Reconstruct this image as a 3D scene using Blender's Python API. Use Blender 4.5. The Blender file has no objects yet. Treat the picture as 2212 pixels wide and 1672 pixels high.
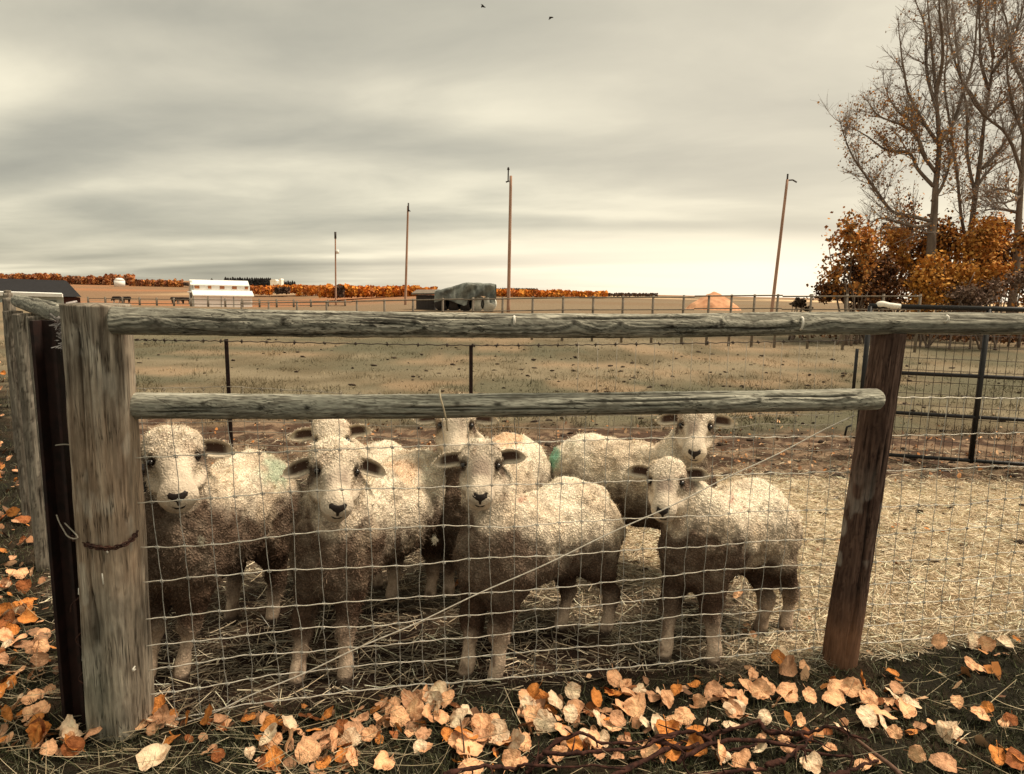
import bpy, math, random
import numpy as np
from mathutils import Vector, Matrix

# ------------------------------------------------------------------ camera, world, sun, exposure
SC = bpy.context.scene
COL = SC.collection
H = 1.45                                   # eye height
FPX, CXP, CYP = 1450.0, 1105.5, 836.0      # focal length and centre in the 2211 x 1672 measuring frame
PITCH = math.atan(208 / FPX)
ROLL = math.radians(1.25)

cam_d = bpy.data.cameras.new('camera')
cam = bpy.data.objects.new('camera', cam_d)
COL.objects.link(cam)
cam_d.sensor_fit = 'HORIZONTAL'
cam_d.sensor_width = 36.0
cam_d.lens = 36.0 * FPX / 2211.0
cam_d.clip_start = 0.05
cam_d.clip_end = 6000
cam.matrix_world = (Matrix.Translation((0, 0, H)) @ Matrix.Rotation(math.pi / 2 - PITCH, 4, 'X')
                    @ Matrix.Rotation(ROLL, 4, 'Z'))
SC.camera = cam
SC.render.engine = 'CYCLES'
SC.cycles.use_denoising = True
SC.cycles.max_bounces = 6
SC.cycles.diffuse_bounces = 3
SC.cycles.glossy_bounces = 2
SC.cycles.transparent_max_bounces = 4
SC.view_settings.view_transform = 'Standard'
SC.view_settings.look = 'None'
SC.view_settings.gamma = 1.0
SC.view_settings.use_curve_mapping = False
SC.view_settings.exposure = 1.78

SUN_DIR = Vector((0.50, 0.10, 0.84)).normalized()      # towards the sun behind the cloud: high, to the right
SUN_EL = math.asin(SUN_DIR.z)
SUN_AZ = math.atan2(SUN_DIR.x, SUN_DIR.y)
sun_d = bpy.data.lights.new('sun', 'SUN')
sun_d.energy = 1.5
sun_d.angle = math.radians(18)
sun_d.color = (1.0, 0.83, 0.635)
sun = bpy.data.objects.new('sun', sun_d)
COL.objects.link(sun)
sun.rotation_euler = SUN_DIR.to_track_quat('Z', 'Y').to_euler()

world = bpy.data.worlds.new('World')
SC.world = world
world.use_nodes = True


class NT:
    """small helper to write node trees"""
    def __init__(self, tree):
        self.t = tree
        tree.nodes.clear()

    def n(self, typ, ins=None, **kw):
        nd = self.t.nodes.new(typ)
        for k, v in kw.items():
            setattr(nd, k, v)
        for k, v in (ins or {}).items():
            self.set(nd, k, v)
        return nd

    def set(self, nd, k, v):
        s = nd.inputs[k]
        if isinstance(v, bpy.types.Node):
            self.t.links.new(v.outputs[0], s)
        elif isinstance(v, bpy.types.NodeSocket):
            self.t.links.new(v, s)
        else:
            s.default_value = v

    def math(self, op, a, b=0.0, c=None, clamp=False):
        nd = self.n('ShaderNodeMath', operation=op, use_clamp=clamp)
        self.set(nd, 0, a)
        self.set(nd, 1, b)
        if c is not None:
            self.set(nd, 2, c)
        return nd

    def vmath(self, op, a, b=None):
        nd = self.n('ShaderNodeVectorMath', operation=op)
        self.set(nd, 0, a)
        if b is not None:
            self.set(nd, 1, b)
        return nd

    def mix(self, f, a, b, blend='MIX'):
        nd = self.n('ShaderNodeMix', data_type='RGBA', blend_type=blend)
        self.set(nd, 0, f)
        self.set(nd, 6, a)
        self.set(nd, 7, b)
        return nd.outputs[2]

    def ramp(self, f, stops, interp='LINEAR'):
        nd = self.n('ShaderNodeValToRGB')
        nd.color_ramp.interpolation = interp
        el = nd.color_ramp.elements
        while len(el) < len(stops):
            el.new(0.5)
        for e, (p, c) in zip(el, stops):
            e.position = p
            e.color = (c[0], c[1], c[2], 1.0) if not isinstance(c, (int, float)) else (c, c, c, 1.0)
        self.set(nd, 0, f)
        return nd.outputs[0]

    def noise(self, vec, scale, detail=4.0, rough=0.55, dist=0.0):
        nd = self.n('ShaderNodeTexNoise', {'Scale': scale, 'Detail': detail, 'Roughness': rough, 'Distortion': dist})
        if vec is not None:
            self.set(nd, 'Vector', vec)
        return nd.outputs[0]


def build_world():
    t = NT(world.node_tree)
    d = t.n('ShaderNodeTexCoord').outputs['Generated']
    sep = t.n('ShaderNodeSeparateXYZ', {0: d})
    x, y, z = sep.outputs[0], sep.outputs[1], sep.outputs[2]
    zz = t.math('ADD', t.math('MAXIMUM', z, 0.0), 0.09)
    px = t.math('DIVIDE', x, zz)
    py = t.math('DIVIDE', y, zz)
    # long cloud bands lying nearly square to the view, seen on a flat cloud deck
    v = t.n('ShaderNodeCombineXYZ', {0: t.math('MULTIPLY', px, 0.42), 1: t.math('ADD', py, t.math('MULTIPLY', px, 0.16)), 2: 3.7})
    big = t.noise(v, 0.50, 2.5, 0.48, 0.6)
    vf = t.n('ShaderNodeCombineXYZ', {0: t.math('MULTIPLY', px, 0.75), 1: t.math('ADD', py, t.math('MULTIPLY', px, 0.22)), 2: 1.3})
    fine = t.noise(vf, 1.1, 9.0, 0.55, 0.25)
    f = t.math('ADD', t.math('MULTIPLY', big, 0.76), t.math('MULTIPLY', fine, 0.26))
    col = t.ramp(f, [(0.34, (0.100, 0.094, 0.074)), (0.45, (0.140, 0.131, 0.101)), (0.545, (0.200, 0.184, 0.139)),
                     (0.63, (0.280, 0.255, 0.190))])
    # brighter, warmer break in the cloud low on the right, towards the sun's side
    right = t.math('MULTIPLY_ADD', x, 1.25, 0.05, clamp=True)
    low = t.n('ShaderNodeMapRange', {0: z, 1: 0.02, 2: 0.62, 3: 1.0, 4: 0.0})
    warm = t.math('MULTIPLY', t.math('POWER', right, 0.8), low.outputs[0])
    col = t.mix(t.math('MULTIPLY', warm, 0.62), col, (0.335, 0.284, 0.207, 1))
    hor = t.n('ShaderNodeMapRange', {0: t.math('ADD', z, t.math('MULTIPLY', t.math('SUBTRACT', fine, 0.5), 0.03)), 1: 0.03, 2: 0.105, 3: 1.0, 4: 0.0}, interpolation_type='SMOOTHSTEP')
    col = t.mix(t.math('MULTIPLY', hor.outputs[0], t.math('MULTIPLY_ADD', x, 1.5, 0.50, clamp=True)), col, (0.40, 0.346, 0.266, 1))
    # an overcast sky is brightest overhead
    zen = t.n('ShaderNodeMapRange', {0: z, 1: 0.36, 2: 1.0, 3: 1.0, 4: 1.7})
    col = t.mix(1.0, col, zen.outputs[0], 'MULTIPLY')
    sky = t.n('ShaderNodeTexSky', sky_type='NISHITA', sun_disc=False)
    sky.sun_elevation = SUN_EL
    sky.sun_rotation = SUN_AZ
    bg1 = t.n('ShaderNodeBackground', {0: sky, 1: 0.05})
    bg2 = t.n('ShaderNodeBackground', {0: col, 1: 1.0})
    ms = t.n('ShaderNodeMixShader', {0: 0.93, 1: bg1, 2: bg2})
    out = t.n('ShaderNodeOutputWorld', {0: ms})


build_world()

# ------------------------------------------------------------------ measuring helpers
_cr, _sr, _cp, _sp = math.cos(ROLL), math.sin(ROLL), math.cos(PITCH), math.sin(PITCH)


def ray(px, py):
    u = (px - CXP) / FPX
    v = -(py - CYP) / FPX
    u2, v2 = u * _cr - v * _sr, u * _sr + v * _cr
    return np.array([u2, _cp + v2 * _sp, -_sp + v2 * _cp])


def at(px, py, Y):
    d = ray(px, py)
    return d * (Y / d[1]) + np.array([0, 0, H])


def gnd(px, py, z=0.0):
    d = ray(px, py)
    return d * ((z - H) / d[2]) + np.array([0, 0, H])


def lerp(a, b, t):
    return a + (b - a) * t


def sstep(a, b, x):
    t = np.clip((x - a) / (b - a), 0, 1)
    return t * t * (3 - 2 * t)


def _hash(ix, iy, iz, seed):
    h = (ix * 374761393 + iy * 668265263 + iz * 2147483647 + seed * 974634777) & 0xFFFFFFFF
    h = ((h ^ (h >> 13)) * 1274126177) & 0xFFFFFFFF
    h = h ^ (h >> 16)
    return (h & 0xFFFF) / 65535.0


def vnoise(p, freq=1.0, seed=0):
    """3-D value noise, 0..1, p is N x 3"""
    q = np.asarray(p, float) * freq
    i = np.floor(q).astype(np.int64)
    f = q - i
    f = f * f * (3 - 2 * f)
    r = 0
    for dx in (0, 1):
        wx = f[:, 0] if dx else 1 - f[:, 0]
        for dy in (0, 1):
            wy = f[:, 1] if dy else 1 - f[:, 1]
            for dz in (0, 1):
                wz = f[:, 2] if dz else 1 - f[:, 2]
                r = r + wx * wy * wz * _hash(i[:, 0] + dx, i[:, 1] + dy, i[:, 2] + dz, seed)
    return r


def fbm(p, freq=1.0, octv=4, seed=0, gain=0.5):
    a, s, w = 1.0, 0, 0
    for k in range(octv):
        s = s + a * vnoise(p, freq * 2 ** k, seed + 17 * k)
        w += a
        a *= gain
    return s / w


# ------------------------------------------------------------------ object helpers
def props(o, label=None, cat=None, group=None, kind=None):
    for k, v in (('label', label), ('category', cat), ('group', group), ('kind', kind)):
        if v:
            o[k] = v
    return o


def link(name, data, mat=None, parent=None):
    o = bpy.data.objects.new(name, data)
    COL.objects.link(o)
    if mat is not None and data is not None and not data.materials:
        data.materials.append(mat)
    if parent is not None:
        o.parent = parent
        o.matrix_parent_inverse = Matrix.Identity(4)
        # everything is modelled in world coordinates: shift into the parent's frame
        o.location = -Vector(parent.location)
    return o


def thing(name, loc, label, cat, group=None):
    o = bpy.data.objects.new(name, None)
    o.empty_display_size = 0.1
    COL.objects.link(o)
    o.location = Vector([float(c) for c in loc])
    return props(o, label, cat, group)


def mesh_np(name, V, Q=None, T=None, col=None, smooth=True):
    """mesh from arrays: V N x 3, Q quads M x 4, T triangles K x 3, col N x 3 (linear base colour)"""
    me = bpy.data.meshes.new(name)
    V = np.asarray(V, np.float32)
    me.vertices.add(len(V))
    me.vertices.foreach_set('co', V.ravel())
    parts, sizes = [], []
    if Q is not None and len(Q):
        parts.append(np.asarray(Q, np.int32).ravel())
        sizes.append(np.full(len(Q), 4, np.int32))
    if T is not None and len(T):
        parts.append(np.asarray(T, np.int32).ravel())
        sizes.append(np.full(len(T), 3, np.int32))
    li = np.concatenate(parts)
    sz = np.concatenate(sizes)
    me.loops.add(len(li))
    me.loops.foreach_set('vertex_index', li)
    me.polygons.add(len(sz))
    st = np.concatenate([[0], np.cumsum(sz)[:-1]]).astype(np.int32)
    me.polygons.foreach_set('loop_start', st)
    me.polygons.foreach_set('use_smooth', np.full(len(sz), smooth, bool))
    if col is not None:
        a = me.color_attributes.new('Col', 'FLOAT_COLOR', 'POINT')
        c = np.ones((len(V), 4), np.float32)
        c[:, :np.shape(col)[1]] = col
        a.data.foreach_set('color', c.ravel())
    me.update(calc_edges=True)
    me.validate()
    return me


class MB:
    """collects pieces of one mesh"""
    def __init__(self):
        self.v, self.f, self.c = [], [], []

    def add(self, V, F, col=None):
        b = len(self.v)
        self.v += [tuple(map(float, p)) for p in V]
        self.f += [tuple(int(i) + b for i in f) for f in F]
        if col is not None:
            c = np.asarray(col, float)
            self.c += [tuple(c)] * len(V) if c.ndim == 1 else [tuple(x) for x in c]
        return self

    def box(self, c, s, rz=0.0, col=None, R=None):
        x, y, z = s[0] / 2, s[1] / 2, s[2] / 2
        P = np.array([(-x, -y, -z), (x, -y, -z), (x, y, -z), (-x, y, -z), (-x, -y, z), (x, -y, z), (x, y, z), (-x, y, z)])
        if R is None:
            cz, sz_ = math.cos(rz), math.sin(rz)
            R = np.array([[cz, -sz_, 0], [sz_, cz, 0], [0, 0, 1]])
        P = P @ R.T + np.asarray(c, float)
        return self.add(P, [(0, 3, 2, 1), (4, 5, 6, 7), (0, 1, 5, 4), (1, 2, 6, 5), (2, 3, 7, 6), (3, 0, 4, 7)], col)

    def tube(self, pts, r, n=8, cap=True, col=None):
        V, F = tube_vf(pts, r, n, cap)
        return self.add(V, F, col)

    def mesh(self, name, smooth=False):
        me = bpy.data.meshes.new(name)
        me.from_pydata(self.v, [], self.f)
        me.polygons.foreach_set('use_smooth', [smooth] * len(me.polygons))
        if self.c:
            a = me.color_attributes.new('Col', 'FLOAT_COLOR', 'POINT')
            c = np.ones((len(self.v), 4), np.float32)
            c[:, :3] = self.c
            a.data.foreach_set('color', c.ravel())
        me.update()
        return me

    def build(self, name, mat, parent=None, smooth=False):
        return link(name, self.mesh(name, smooth), mat, parent)


def frames(P):
    P = np.asarray(P, float)
    T = np.gradient(P, axis=0) if len(P) > 2 else np.repeat([P[-1] - P[0]], len(P), 0)
    T /= np.linalg.norm(T, axis=1)[:, None] + 1e-12
    ref = np.array([0, 0, 1.0]) if abs(T[0][2]) < 0.9 else np.array([1.0, 0, 0])
    U = []
    u = np.cross(ref, T[0])
    for t in T:
        u = u - t * np.dot(u, t)
        u /= np.linalg.norm(u) + 1e-12
        U.append(u)
    U = np.array(U)
    return T, U, np.cross(T, U)


def tube_vf(pts, r, n=8, cap=True):
    P = np.asarray(pts, float)
    m = len(P)
    r = np.broadcast_to(np.asarray(r, float), (m,))
    T, U, W = frames(P)
    a = np.arange(n) * 2 * math.pi / n
    V = (P[:, None, :] + r[:, None, None] * (np.cos(a)[None, :, None] * U[:, None, :] + np.sin(a)[None, :, None] * W[:, None, :])).reshape(-1, 3)
    F = []
    for i in range(m - 1):
        for j in range(n):
            k = (j + 1) % n
            F.append((i * n + j, i * n + k, (i + 1) * n + k, (i + 1) * n + j))
    if cap and n > 2:
        F.append(tuple(reversed(range(n))))
        F.append(tuple((m - 1) * n + j for j in range(n)))
    return V, F


def bez(P, n):
    """smooth resampling (Catmull-Rom) of a polyline to n points"""
    P = np.asarray(P, float)
    if len(P) == 2:
        return np.array([lerp(P[0], P[1], t) for t in np.linspace(0, 1, n)])
    Q = np.vstack([2 * P[0] - P[1], P, 2 * P[-1] - P[-2]])
    out = []
    for s in np.linspace(0, len(P) - 1 - 1e-9, n):
        i = int(s)
        t = s - i
        a, b, c, d = Q[i:i + 4]
        out.append(0.5 * ((2 * b) + (c - a) * t + (2 * a - 5 * b + 4 * c - d) * t * t + (3 * b - a - 3 * c + d) * t ** 3))
    return np.array(out)


def blades(name, root, dirn, length, width, col, bend=0.0, segs=2, seed=0, mat=None, parent=None, tip=0.25, wdir=None, kind=None, curl=0.0):
    """many thin ribbons in one mesh (grass, straw, wool locks)"""
    rng = np.random.default_rng(seed)
    N = len(root)
    d = dirn / (np.linalg.norm(dirn, axis=1)[:, None] + 1e-9)
    if wdir is None:
        rnd = rng.normal(size=(N, 3))
        w = np.cross(d, rnd)
    else:
        w = wdir - d * np.sum(wdir * d, axis=1)[:, None]
    w /= np.linalg.norm(w, axis=1)[:, None] + 1e-9
    b = np.cross(d, w)
    length = np.broadcast_to(length, (N,))
    width = np.broadcast_to(width, (N,))
    bend = np.broadcast_to(bend, (N,))
    V = np.zeros((N, segs + 1, 2, 3))
    for s in range(segs + 1):
        t = s / segs
        c = root + d * (length * t * (1 - 0.25 * np.abs(bend) * t))[:, None] + b * (bend * length * t * t)[:, None]
        if curl:
            c = c + w * (np.sin(t * 5.0 + rng.random(N) * 0) * curl * length)[:, None]
        hw = width * 0.5 * lerp(1.0, tip, t)
        V[:, s, 0] = c - w * hw[:, None]
        V[:, s, 1] = c + w * hw[:, None]
    base = np.arange(N) * (segs + 1) * 2
    Q = []
    for s in range(segs):
        Q.append(np.stack([base + 2 * s, base + 2 * s + 1, base + 2 * s + 3, base + 2 * s + 2], 1))
    Q = np.concatenate(Q)
    C = np.repeat(col[:, None, :], (segs + 1) * 2, 1).reshape(-1, 3)
    me = mesh_np(name, V.reshape(-1, 3), Q=Q, col=C, smooth=False)
    o = link(name, me, mat, parent)
    if kind:
        o['kind'] = kind
    return o


# ------------------------------------------------------------------ materials
def new_mat(name):
    m = bpy.data.materials.new(name)
    m.use_nodes = True
    return m, NT(m.node_tree)


def finish(t, color, rough=0.85, bump=None, bstr=0.3, bdist=0.01, metal=0.0, spec=0.3, extra=None):
    ins = {'Base Color': color, 'Roughness': rough, 'Metallic': metal, 'Specular IOR Level': spec}
    p = t.n('ShaderNodeBsdfPrincipled', ins)
    if bump is not None:
        b = t.n('ShaderNodeBump', {'Strength': bstr, 'Distance': bdist, 'Height': bump})
        t.set(p, 'Normal', b.outputs[0])
    for k, v in (extra or {}).items():
        t.set(p, k, v)
    t.n('ShaderNodeOutputMaterial', {0: p})
    return p


def mat_col(name, nscale=60.0, lo=0.75, hi=1.2, rough=0.9, bstr=0.4, bdist=0.004, spec=0.2, vec='Object', stretch=(1, 1, 1), detail=5.0, extra=None):
    """base colour from the mesh's own colour attribute, broken up by noise"""
    m, t = new_mat(name)
    a = t.n('ShaderNodeAttribute', attribute_name='Col')
    co = t.n('ShaderNodeTexCoord').outputs[vec]
    co = t.vmath('MULTIPLY', co, stretch).outputs[0]
    f = t.noise(co, nscale, detail, 0.6)
    k = t.n('ShaderNodeMapRange', {0: f, 1: 0.25, 2: 0.75, 3: lo, 4: hi})
    c = t.n('ShaderNodeVectorMath', operation='SCALE')
    t.set(c, 0, a.outputs['Color'])
    t.set(c, 'Scale', k.outputs[0])
    finish(t, c.outputs[0], rough, f if bstr else None, bstr, bdist, spec=spec, extra=extra)
    return m


def mat_plain(name, c1, c2=None, nscale=30.0, rough=0.8, metal=0.0, bstr=0.2, bdist=0.003, spec=0.3, stretch=(1, 1, 1), p0=0.35, p1=0.65):
    m, t = new_mat(name)
    co = t.vmath('MULTIPLY', t.n('ShaderNodeTexCoord').outputs['Object'], stretch).outputs[0]
    f = t.noise(co, nscale, 5.0, 0.6)
    c2 = c2 or tuple(x * 0.6 for x in c1)
    c = t.ramp(f, [(p0, c2), (p1, c1)])
    finish(t, c, rough, f, bstr, bdist, metal, spec)
    return m


M = {}
def mat_wood(name, axis):
    """weathered timber: mesh colour, fine grain along one axis and thin dark drying cracks"""
    m, t = new_mat(name)
    a = t.n('ShaderNodeAttribute', attribute_name='Col')
    co = t.n('ShaderNodeTexCoord').outputs['Object']
    st = [1.0, 1.0, 1.0]
    st[axis] = 0.10
    g1 = t.noise(t.vmath('MULTIPLY', co, tuple(st)).outputs[0], 110.0, 8.0, 0.65)
    st[axis] = 0.035
    g2 = t.noise(t.vmath('MULTIPLY', co, tuple(st)).outputs[0], 95.0, 3.0, 0.5, 0.4)
    gb = t.noise(co, 9.0, 6.0, 0.6)
    line = t.math('ABSOLUTE', t.math('SUBTRACT', g2, 0.5))
    crack = t.n('ShaderNodeMapRange', {0: line, 1: 0.006, 2: 0.030, 3: 0.28, 4: 1.0})
    some = t.n('ShaderNodeMapRange', {0: gb, 1: 0.42, 2: 0.58, 3: 0.0, 4: 1.0})
    cr = t.n('ShaderNodeMix', data_type='FLOAT')
    t.set(cr, 0, some.outputs[0])
    t.set(cr, 2, 1.0)
    t.set(cr, 3, crack.outputs[0])
    k = t.n('ShaderNodeMapRange', {0: g1, 1: 0.28, 2: 0.72, 3: 0.55, 4: 1.35})
    kb = t.n('ShaderNodeMapRange', {0: gb, 1: 0.3, 2: 0.7, 3: 0.80, 4: 1.18})
    kk = t.math('MULTIPLY', t.math('MULTIPLY', k.outputs[0], kb.outputs[0]), cr.outputs[0])
    c = t.n('ShaderNodeVectorMath', operation='SCALE')
    t.set(c, 0, a.outputs['Color'])
    t.set(c, 'Scale', kk)
    h = t.math('ADD', t.math('MULTIPLY', g1, 0.5), t.math('MULTIPLY', cr.outputs[0], 0.6))
    finish(t, c.outputs[0], 0.9, h, 1.0, 0.004, spec=0.12)
    return m


M['ground'] = mat_col('ground_soil', 55.0, 0.55, 1.4, 0.95, 0.8, 0.02, 0.1)
M['blade'] = mat_col('dry_blade', 25.0, 0.8, 1.2, 0.8, 0.0, spec=0.15)
M['litter'] = mat_col('litter', 25.0, 0.8, 1.2, 0.8, 0.0, spec=0.15)
M['wood'] = mat_wood('weathered_wood', 0)
M['postwood'] = mat_wood('post_wood', 2)
def mat_wool(name, lo, hi, bstr):
    """fleece: colour from the mesh, broken into small curls with dark partings"""
    m, t = new_mat(name)
    a = t.n('ShaderNodeAttribute', attribute_name='Col')
    co = t.n('ShaderNodeTexCoord').outputs['Object']
    nz = t.n('ShaderNodeTexNoise', {'Vector': co, 'Scale': 40.0, 'Detail': 3.0})
    wob = t.n('ShaderNodeVectorMath', operation='MULTIPLY_ADD')
    t.set(wob, 0, nz.outputs['Color'])
    t.set(wob, 1, (0.02, 0.02, 0.02))
    t.set(wob, 2, co)
    vo = t.n('ShaderNodeTexVoronoi', {'Vector': wob.outputs[0], 'Scale': 105.0})
    f2_ = t.noise(co, 170.0, 4.0, 0.65)
    curl = t.n('ShaderNodeMapRange', {0: vo.outputs['Distance'], 1: 0.15, 2: 0.62, 3: 1.0, 4: 0.0})
    h = t.math('ADD', t.math('MULTIPLY', curl.outputs[0], 0.65), t.math('MULTIPLY', f2_, 0.5))
    k = t.n('ShaderNodeMapRange', {0: h, 1: 0.25, 2: 0.85, 3: lo, 4: hi})
    # alpha of the colour attribute: 1 = curly fleece, 0 = short face and leg hair
    sm = t.n('ShaderNodeMapRange', {0: f2_, 1: 0.3, 2: 0.7, 3: 0.82, 4: 1.1})
    kk = t.n('ShaderNodeMix', data_type='FLOAT')
    t.set(kk, 0, a.outputs['Alpha'])
    t.set(kk, 2, sm.outputs[0])
    t.set(kk, 3, k.outputs[0])
    c = t.n('ShaderNodeVectorMath', operation='SCALE')
    t.set(c, 0, a.outputs['Color'])
    t.set(c, 'Scale', kk.outputs[0])
    h = t.math('MULTIPLY', h, t.math('MULTIPLY_ADD', a.outputs['Alpha'], 0.85, 0.15))
    finish(t, c.outputs[0], 0.95, h if bstr else None, bstr, 0.012, spec=0.05)
    return m


M['wool'] = mat_wool('sheep_hide', 0.70, 1.22, 0.6)
M['fleece'] = mat_wool('fleece', 0.80, 1.20, 0.0)
M['ear'] = mat_col('ear_hide', 120.0, 0.75, 1.15, 0.95, 0.5, 0.003, 0.05)
M['eye'] = mat_plain('eye_dark', (0.012, 0.008, 0.006), rough=0.15, spec=0.6, bstr=0)
M['nose'] = mat_plain('nose_dark', (0.022, 0.013, 0.010), (0.012, 0.008, 0.006), 200, 0.55, spec=0.35)
M['wire'] = mat_plain('galvanised_wire', (0.84, 0.79, 0.68), (0.56, 0.51, 0.42), 40, 0.55, 0.15, 0.1, spec=0.4)
M['old_wire'] = mat_plain('dull_wire', (0.06, 0.045, 0.036), (0.03, 0.02, 0.016), 40, 0.7, 0.2, 0.1)
M['stay'] = mat_plain('stay_wire', (0.54, 0.53, 0.48), (0.26, 0.25, 0.22), 40, 0.55, 0.15, 0.1)
M['pale_wire'] = mat_plain('pale_old_wire', (0.36, 0.33, 0.27), (0.22, 0.19, 0.15), 40, 0.6, 0.2, 0.1)
M['rust_steel'] = mat_plain('rusty_steel', (0.030, 0.012, 0.009), (0.010, 0.005, 0.004), 18, 0.75, 0.0, 0.3)
M['rust_chain'] = mat_plain('rusty_chain', (0.075, 0.032, 0.020), (0.022, 0.010, 0.008), 60, 0.8, 0.3, 0.4)
M['black_paint'] = mat_plain('black_steel', (0.014, 0.013, 0.013), (0.008, 0.008, 0.008), 40, 0.5, 0.0, 0.1)
M['white_plastic'] = mat_plain('white_plastic', (0.80, 0.77, 0.68), (0.66, 0.62, 0.53), 60, 0.5, bstr=0.1)
M['twine'] = mat_plain('pale_twine', (0.60, 0.52, 0.36), (0.42, 0.34, 0.22), 120, 0.9)
M['branch'] = mat_plain('dead_branch', (0.070, 0.030, 0.022), (0.016, 0.009, 0.008), 45, 0.95, bstr=1.0, bdist=0.006, spec=0.1)
M['twig'] = mat_plain('dry_twig', (0.16, 0.09, 0.06), (0.08, 0.045, 0.03), 60, 0.85, bstr=0.6)
M['leaf'] = mat_col('leaf', 5.0, 0.80, 1.20, 0.75, 0.5, 0.05, 0.2, detail=8.0)
M['bark'] = mat_plain('bark', (0.22, 0.165, 0.125), (0.11, 0.08, 0.062), 6, 0.95, bstr=0.7, bdist=0.02, stretch=(1, 1, 0.3))
M['fine_twig'] = mat_plain('grey_twig', (0.34, 0.285, 0.25), (0.22, 0.18, 0.155), 3, 0.95, bstr=0)
M['crown'] = mat_col('tree_leaf', 2.0, 0.7, 1.25, 0.85, 0.0, spec=0.15)
M['pole'] = mat_plain('pole_wood', (0.46, 0.285, 0.20), (0.28, 0.165, 0.115), 5, 0.9, stretch=(1, 1, 0.15))
M['pole_dark'] = mat_plain('pole_top', (0.06, 0.05, 0.045), None, 5)
M['white_paint'] = mat_plain('white_siding', (0.80, 0.80, 0.76), (0.72, 0.72, 0.67), 3, 0.7, bstr=0.05)
M['grey_paint'] = mat_plain('grey_siding', (0.50, 0.53, 0.48), (0.42, 0.45, 0.40), 3, 0.7, bstr=0.05)
M['trim'] = mat_plain('grey_green_trim', (0.26, 0.29, 0.26), None, 3, 0.6)
M['pane_rust'] = mat_plain('shuttered_opening', (0.42, 0.17, 0.06), (0.22, 0.07, 0.03), 1.5, 0.6)
M['black_roof'] = mat_plain('black_roof', (0.017, 0.016, 0.018), (0.012, 0.011, 0.012), 2, 0.9)
M['brick'] = mat_plain('dark_red_wall', (0.085, 0.035, 0.028), None, 2, 0.9)
M['tarp'] = mat_plain('grey_tarp', (0.20, 0.215, 0.19), (0.07, 0.075, 0.068), 1.6, 0.65, bstr=0.4, bdist=0.05, p0=0.40, p1=0.60)
M['bale'] = mat_plain('wrapped_bale', (0.66, 0.66, 0.58), (0.48, 0.48, 0.42), 4, 0.8)
M['far_rail'] = mat_plain('grey_rail', (0.20, 0.168, 0.13), (0.13, 0.105, 0.08), 8, 0.9)
M['mound'] = mat_plain('orange_dirt', (0.62, 0.34, 0.19), (0.44, 0.21, 0.11), 1.2, 0.95, bstr=0.8, bdist=0.15)
M['cow'] = mat_col('cow_hide', 2.0, 0.9, 1.1, 0.9, 0.0)
M['bird'] = mat_plain('bird_dark', (0.03, 0.027, 0.02))
M['dung'] = mat_plain('dung', (0.045, 0.028, 0.018), (0.02, 0.012, 0.008), 30, 0.95, bstr=0.8)
M['tub'] = mat_plain('black_rubber', (0.02, 0.021, 0.024), None, 20, 0.6)

# ------------------------------------------------------------------ the ground
PL = np.array([-1.255, 2.003])             # foot of the pale corner post
PR = np.array([1.331, 2.503])              # foot of the brown post
LDIR = np.array([-0.61, 0.79])             # the side fence runs back and to the left


def y_fence(x):
    return PL[1] + (x - PL[0]) * (PR[1] - PL[1]) / (PR[0] - PL[0])


def side_of_left_fence(x, y):
    """> 0 inside the pen"""
    dx, dy = x - (PL[0] - 0.12), y - PL[1]
    return dx * LDIR[1] - dy * LDIR[0]


def gz(x, y):
    x, y = np.asarray(x, float), np.asarray(y, float)
    L = sstep(0.10, 0.42, -x / np.maximum(y, 1.0))
    z = -3.0 * L * sstep(35, 125, y) + L * (1.4 * sstep(160, 350, y) + 5.6 * sstep(350, 650, y)) - 6.0 * sstep(900, 2500, y)
    p = np.stack([x, y, 0 * x], -1).reshape(-1, 3)
    n = (fbm(p, 2.2, 4, 5) - 0.5).reshape(x.shape)
    near = 1 - sstep(10, 60, y)
    z = z + n * 0.075 * near * sstep(2.6, 4.0, y) + n * 0.04 * near * (1 - sstep(2.6, 4.0, y))
    return z


def zones(x, y):
    """weights of grass (outside), mud, straw, leaf-strewn dirt, pasture, at ground points"""
    p = np.stack([x, y, 0 * x], -1)
    w = (fbm(p, 1.6, 4, 11) - 0.5)
    w2 = (fbm(p, 5.0, 3, 12) - 0.5)
    out = np.maximum(sstep(0.10, -0.06, y - y_fence(x) + w2 * 0.12 - 0.02 * (x > 1.2)), sstep(0.06, -0.10, side_of_left_fence(x, y) + w2 * 0.15))
    straw = sstep(2.75, 3.15, y + w * 0.9 - 0.15 * sstep(0.6, 1.6, x)) * sstep(5.6, 4.6, y + w * 0.9)
    straw = np.maximum(straw, sstep(0.9, 1.35, x + w * 0.6) * sstep(5.7, 4.9, y + w * 0.9)) * (0.15 + 0.85 * sstep(-0.25, 0.95, x + w))
    field = sstep(6.6, 7.8, y + w * 1.6)
    dirt = sstep(4.7, 5.5, y + w * 0.7) * (1 - field)
    ins = 1 - out
    return out, straw * ins * (1 - field), dirt * ins, np.maximum(field * ins, out * sstep(7, 11, y)), w, w2


def grid_axis(fine0, fine1, step, ends):
    a = list(np.arange(fine0, fine1, step))
    s, v = step, fine1
    while v < ends[1]:
        a.append(v)
        s *= 1.17
        v += s
    a.append(ends[1])
    s, v, b = step, fine0, []
    while True:
        s *= 1.17
        v -= s
        if v < ends[0]:
            break
        b.append(v)
    b.append(ends[0])
    return np.array(b[::-1] + a)


def mix3(a, b, w):
    return a * (1 - w[:, None]) + np.asarray(b) * w[:, None]


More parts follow.
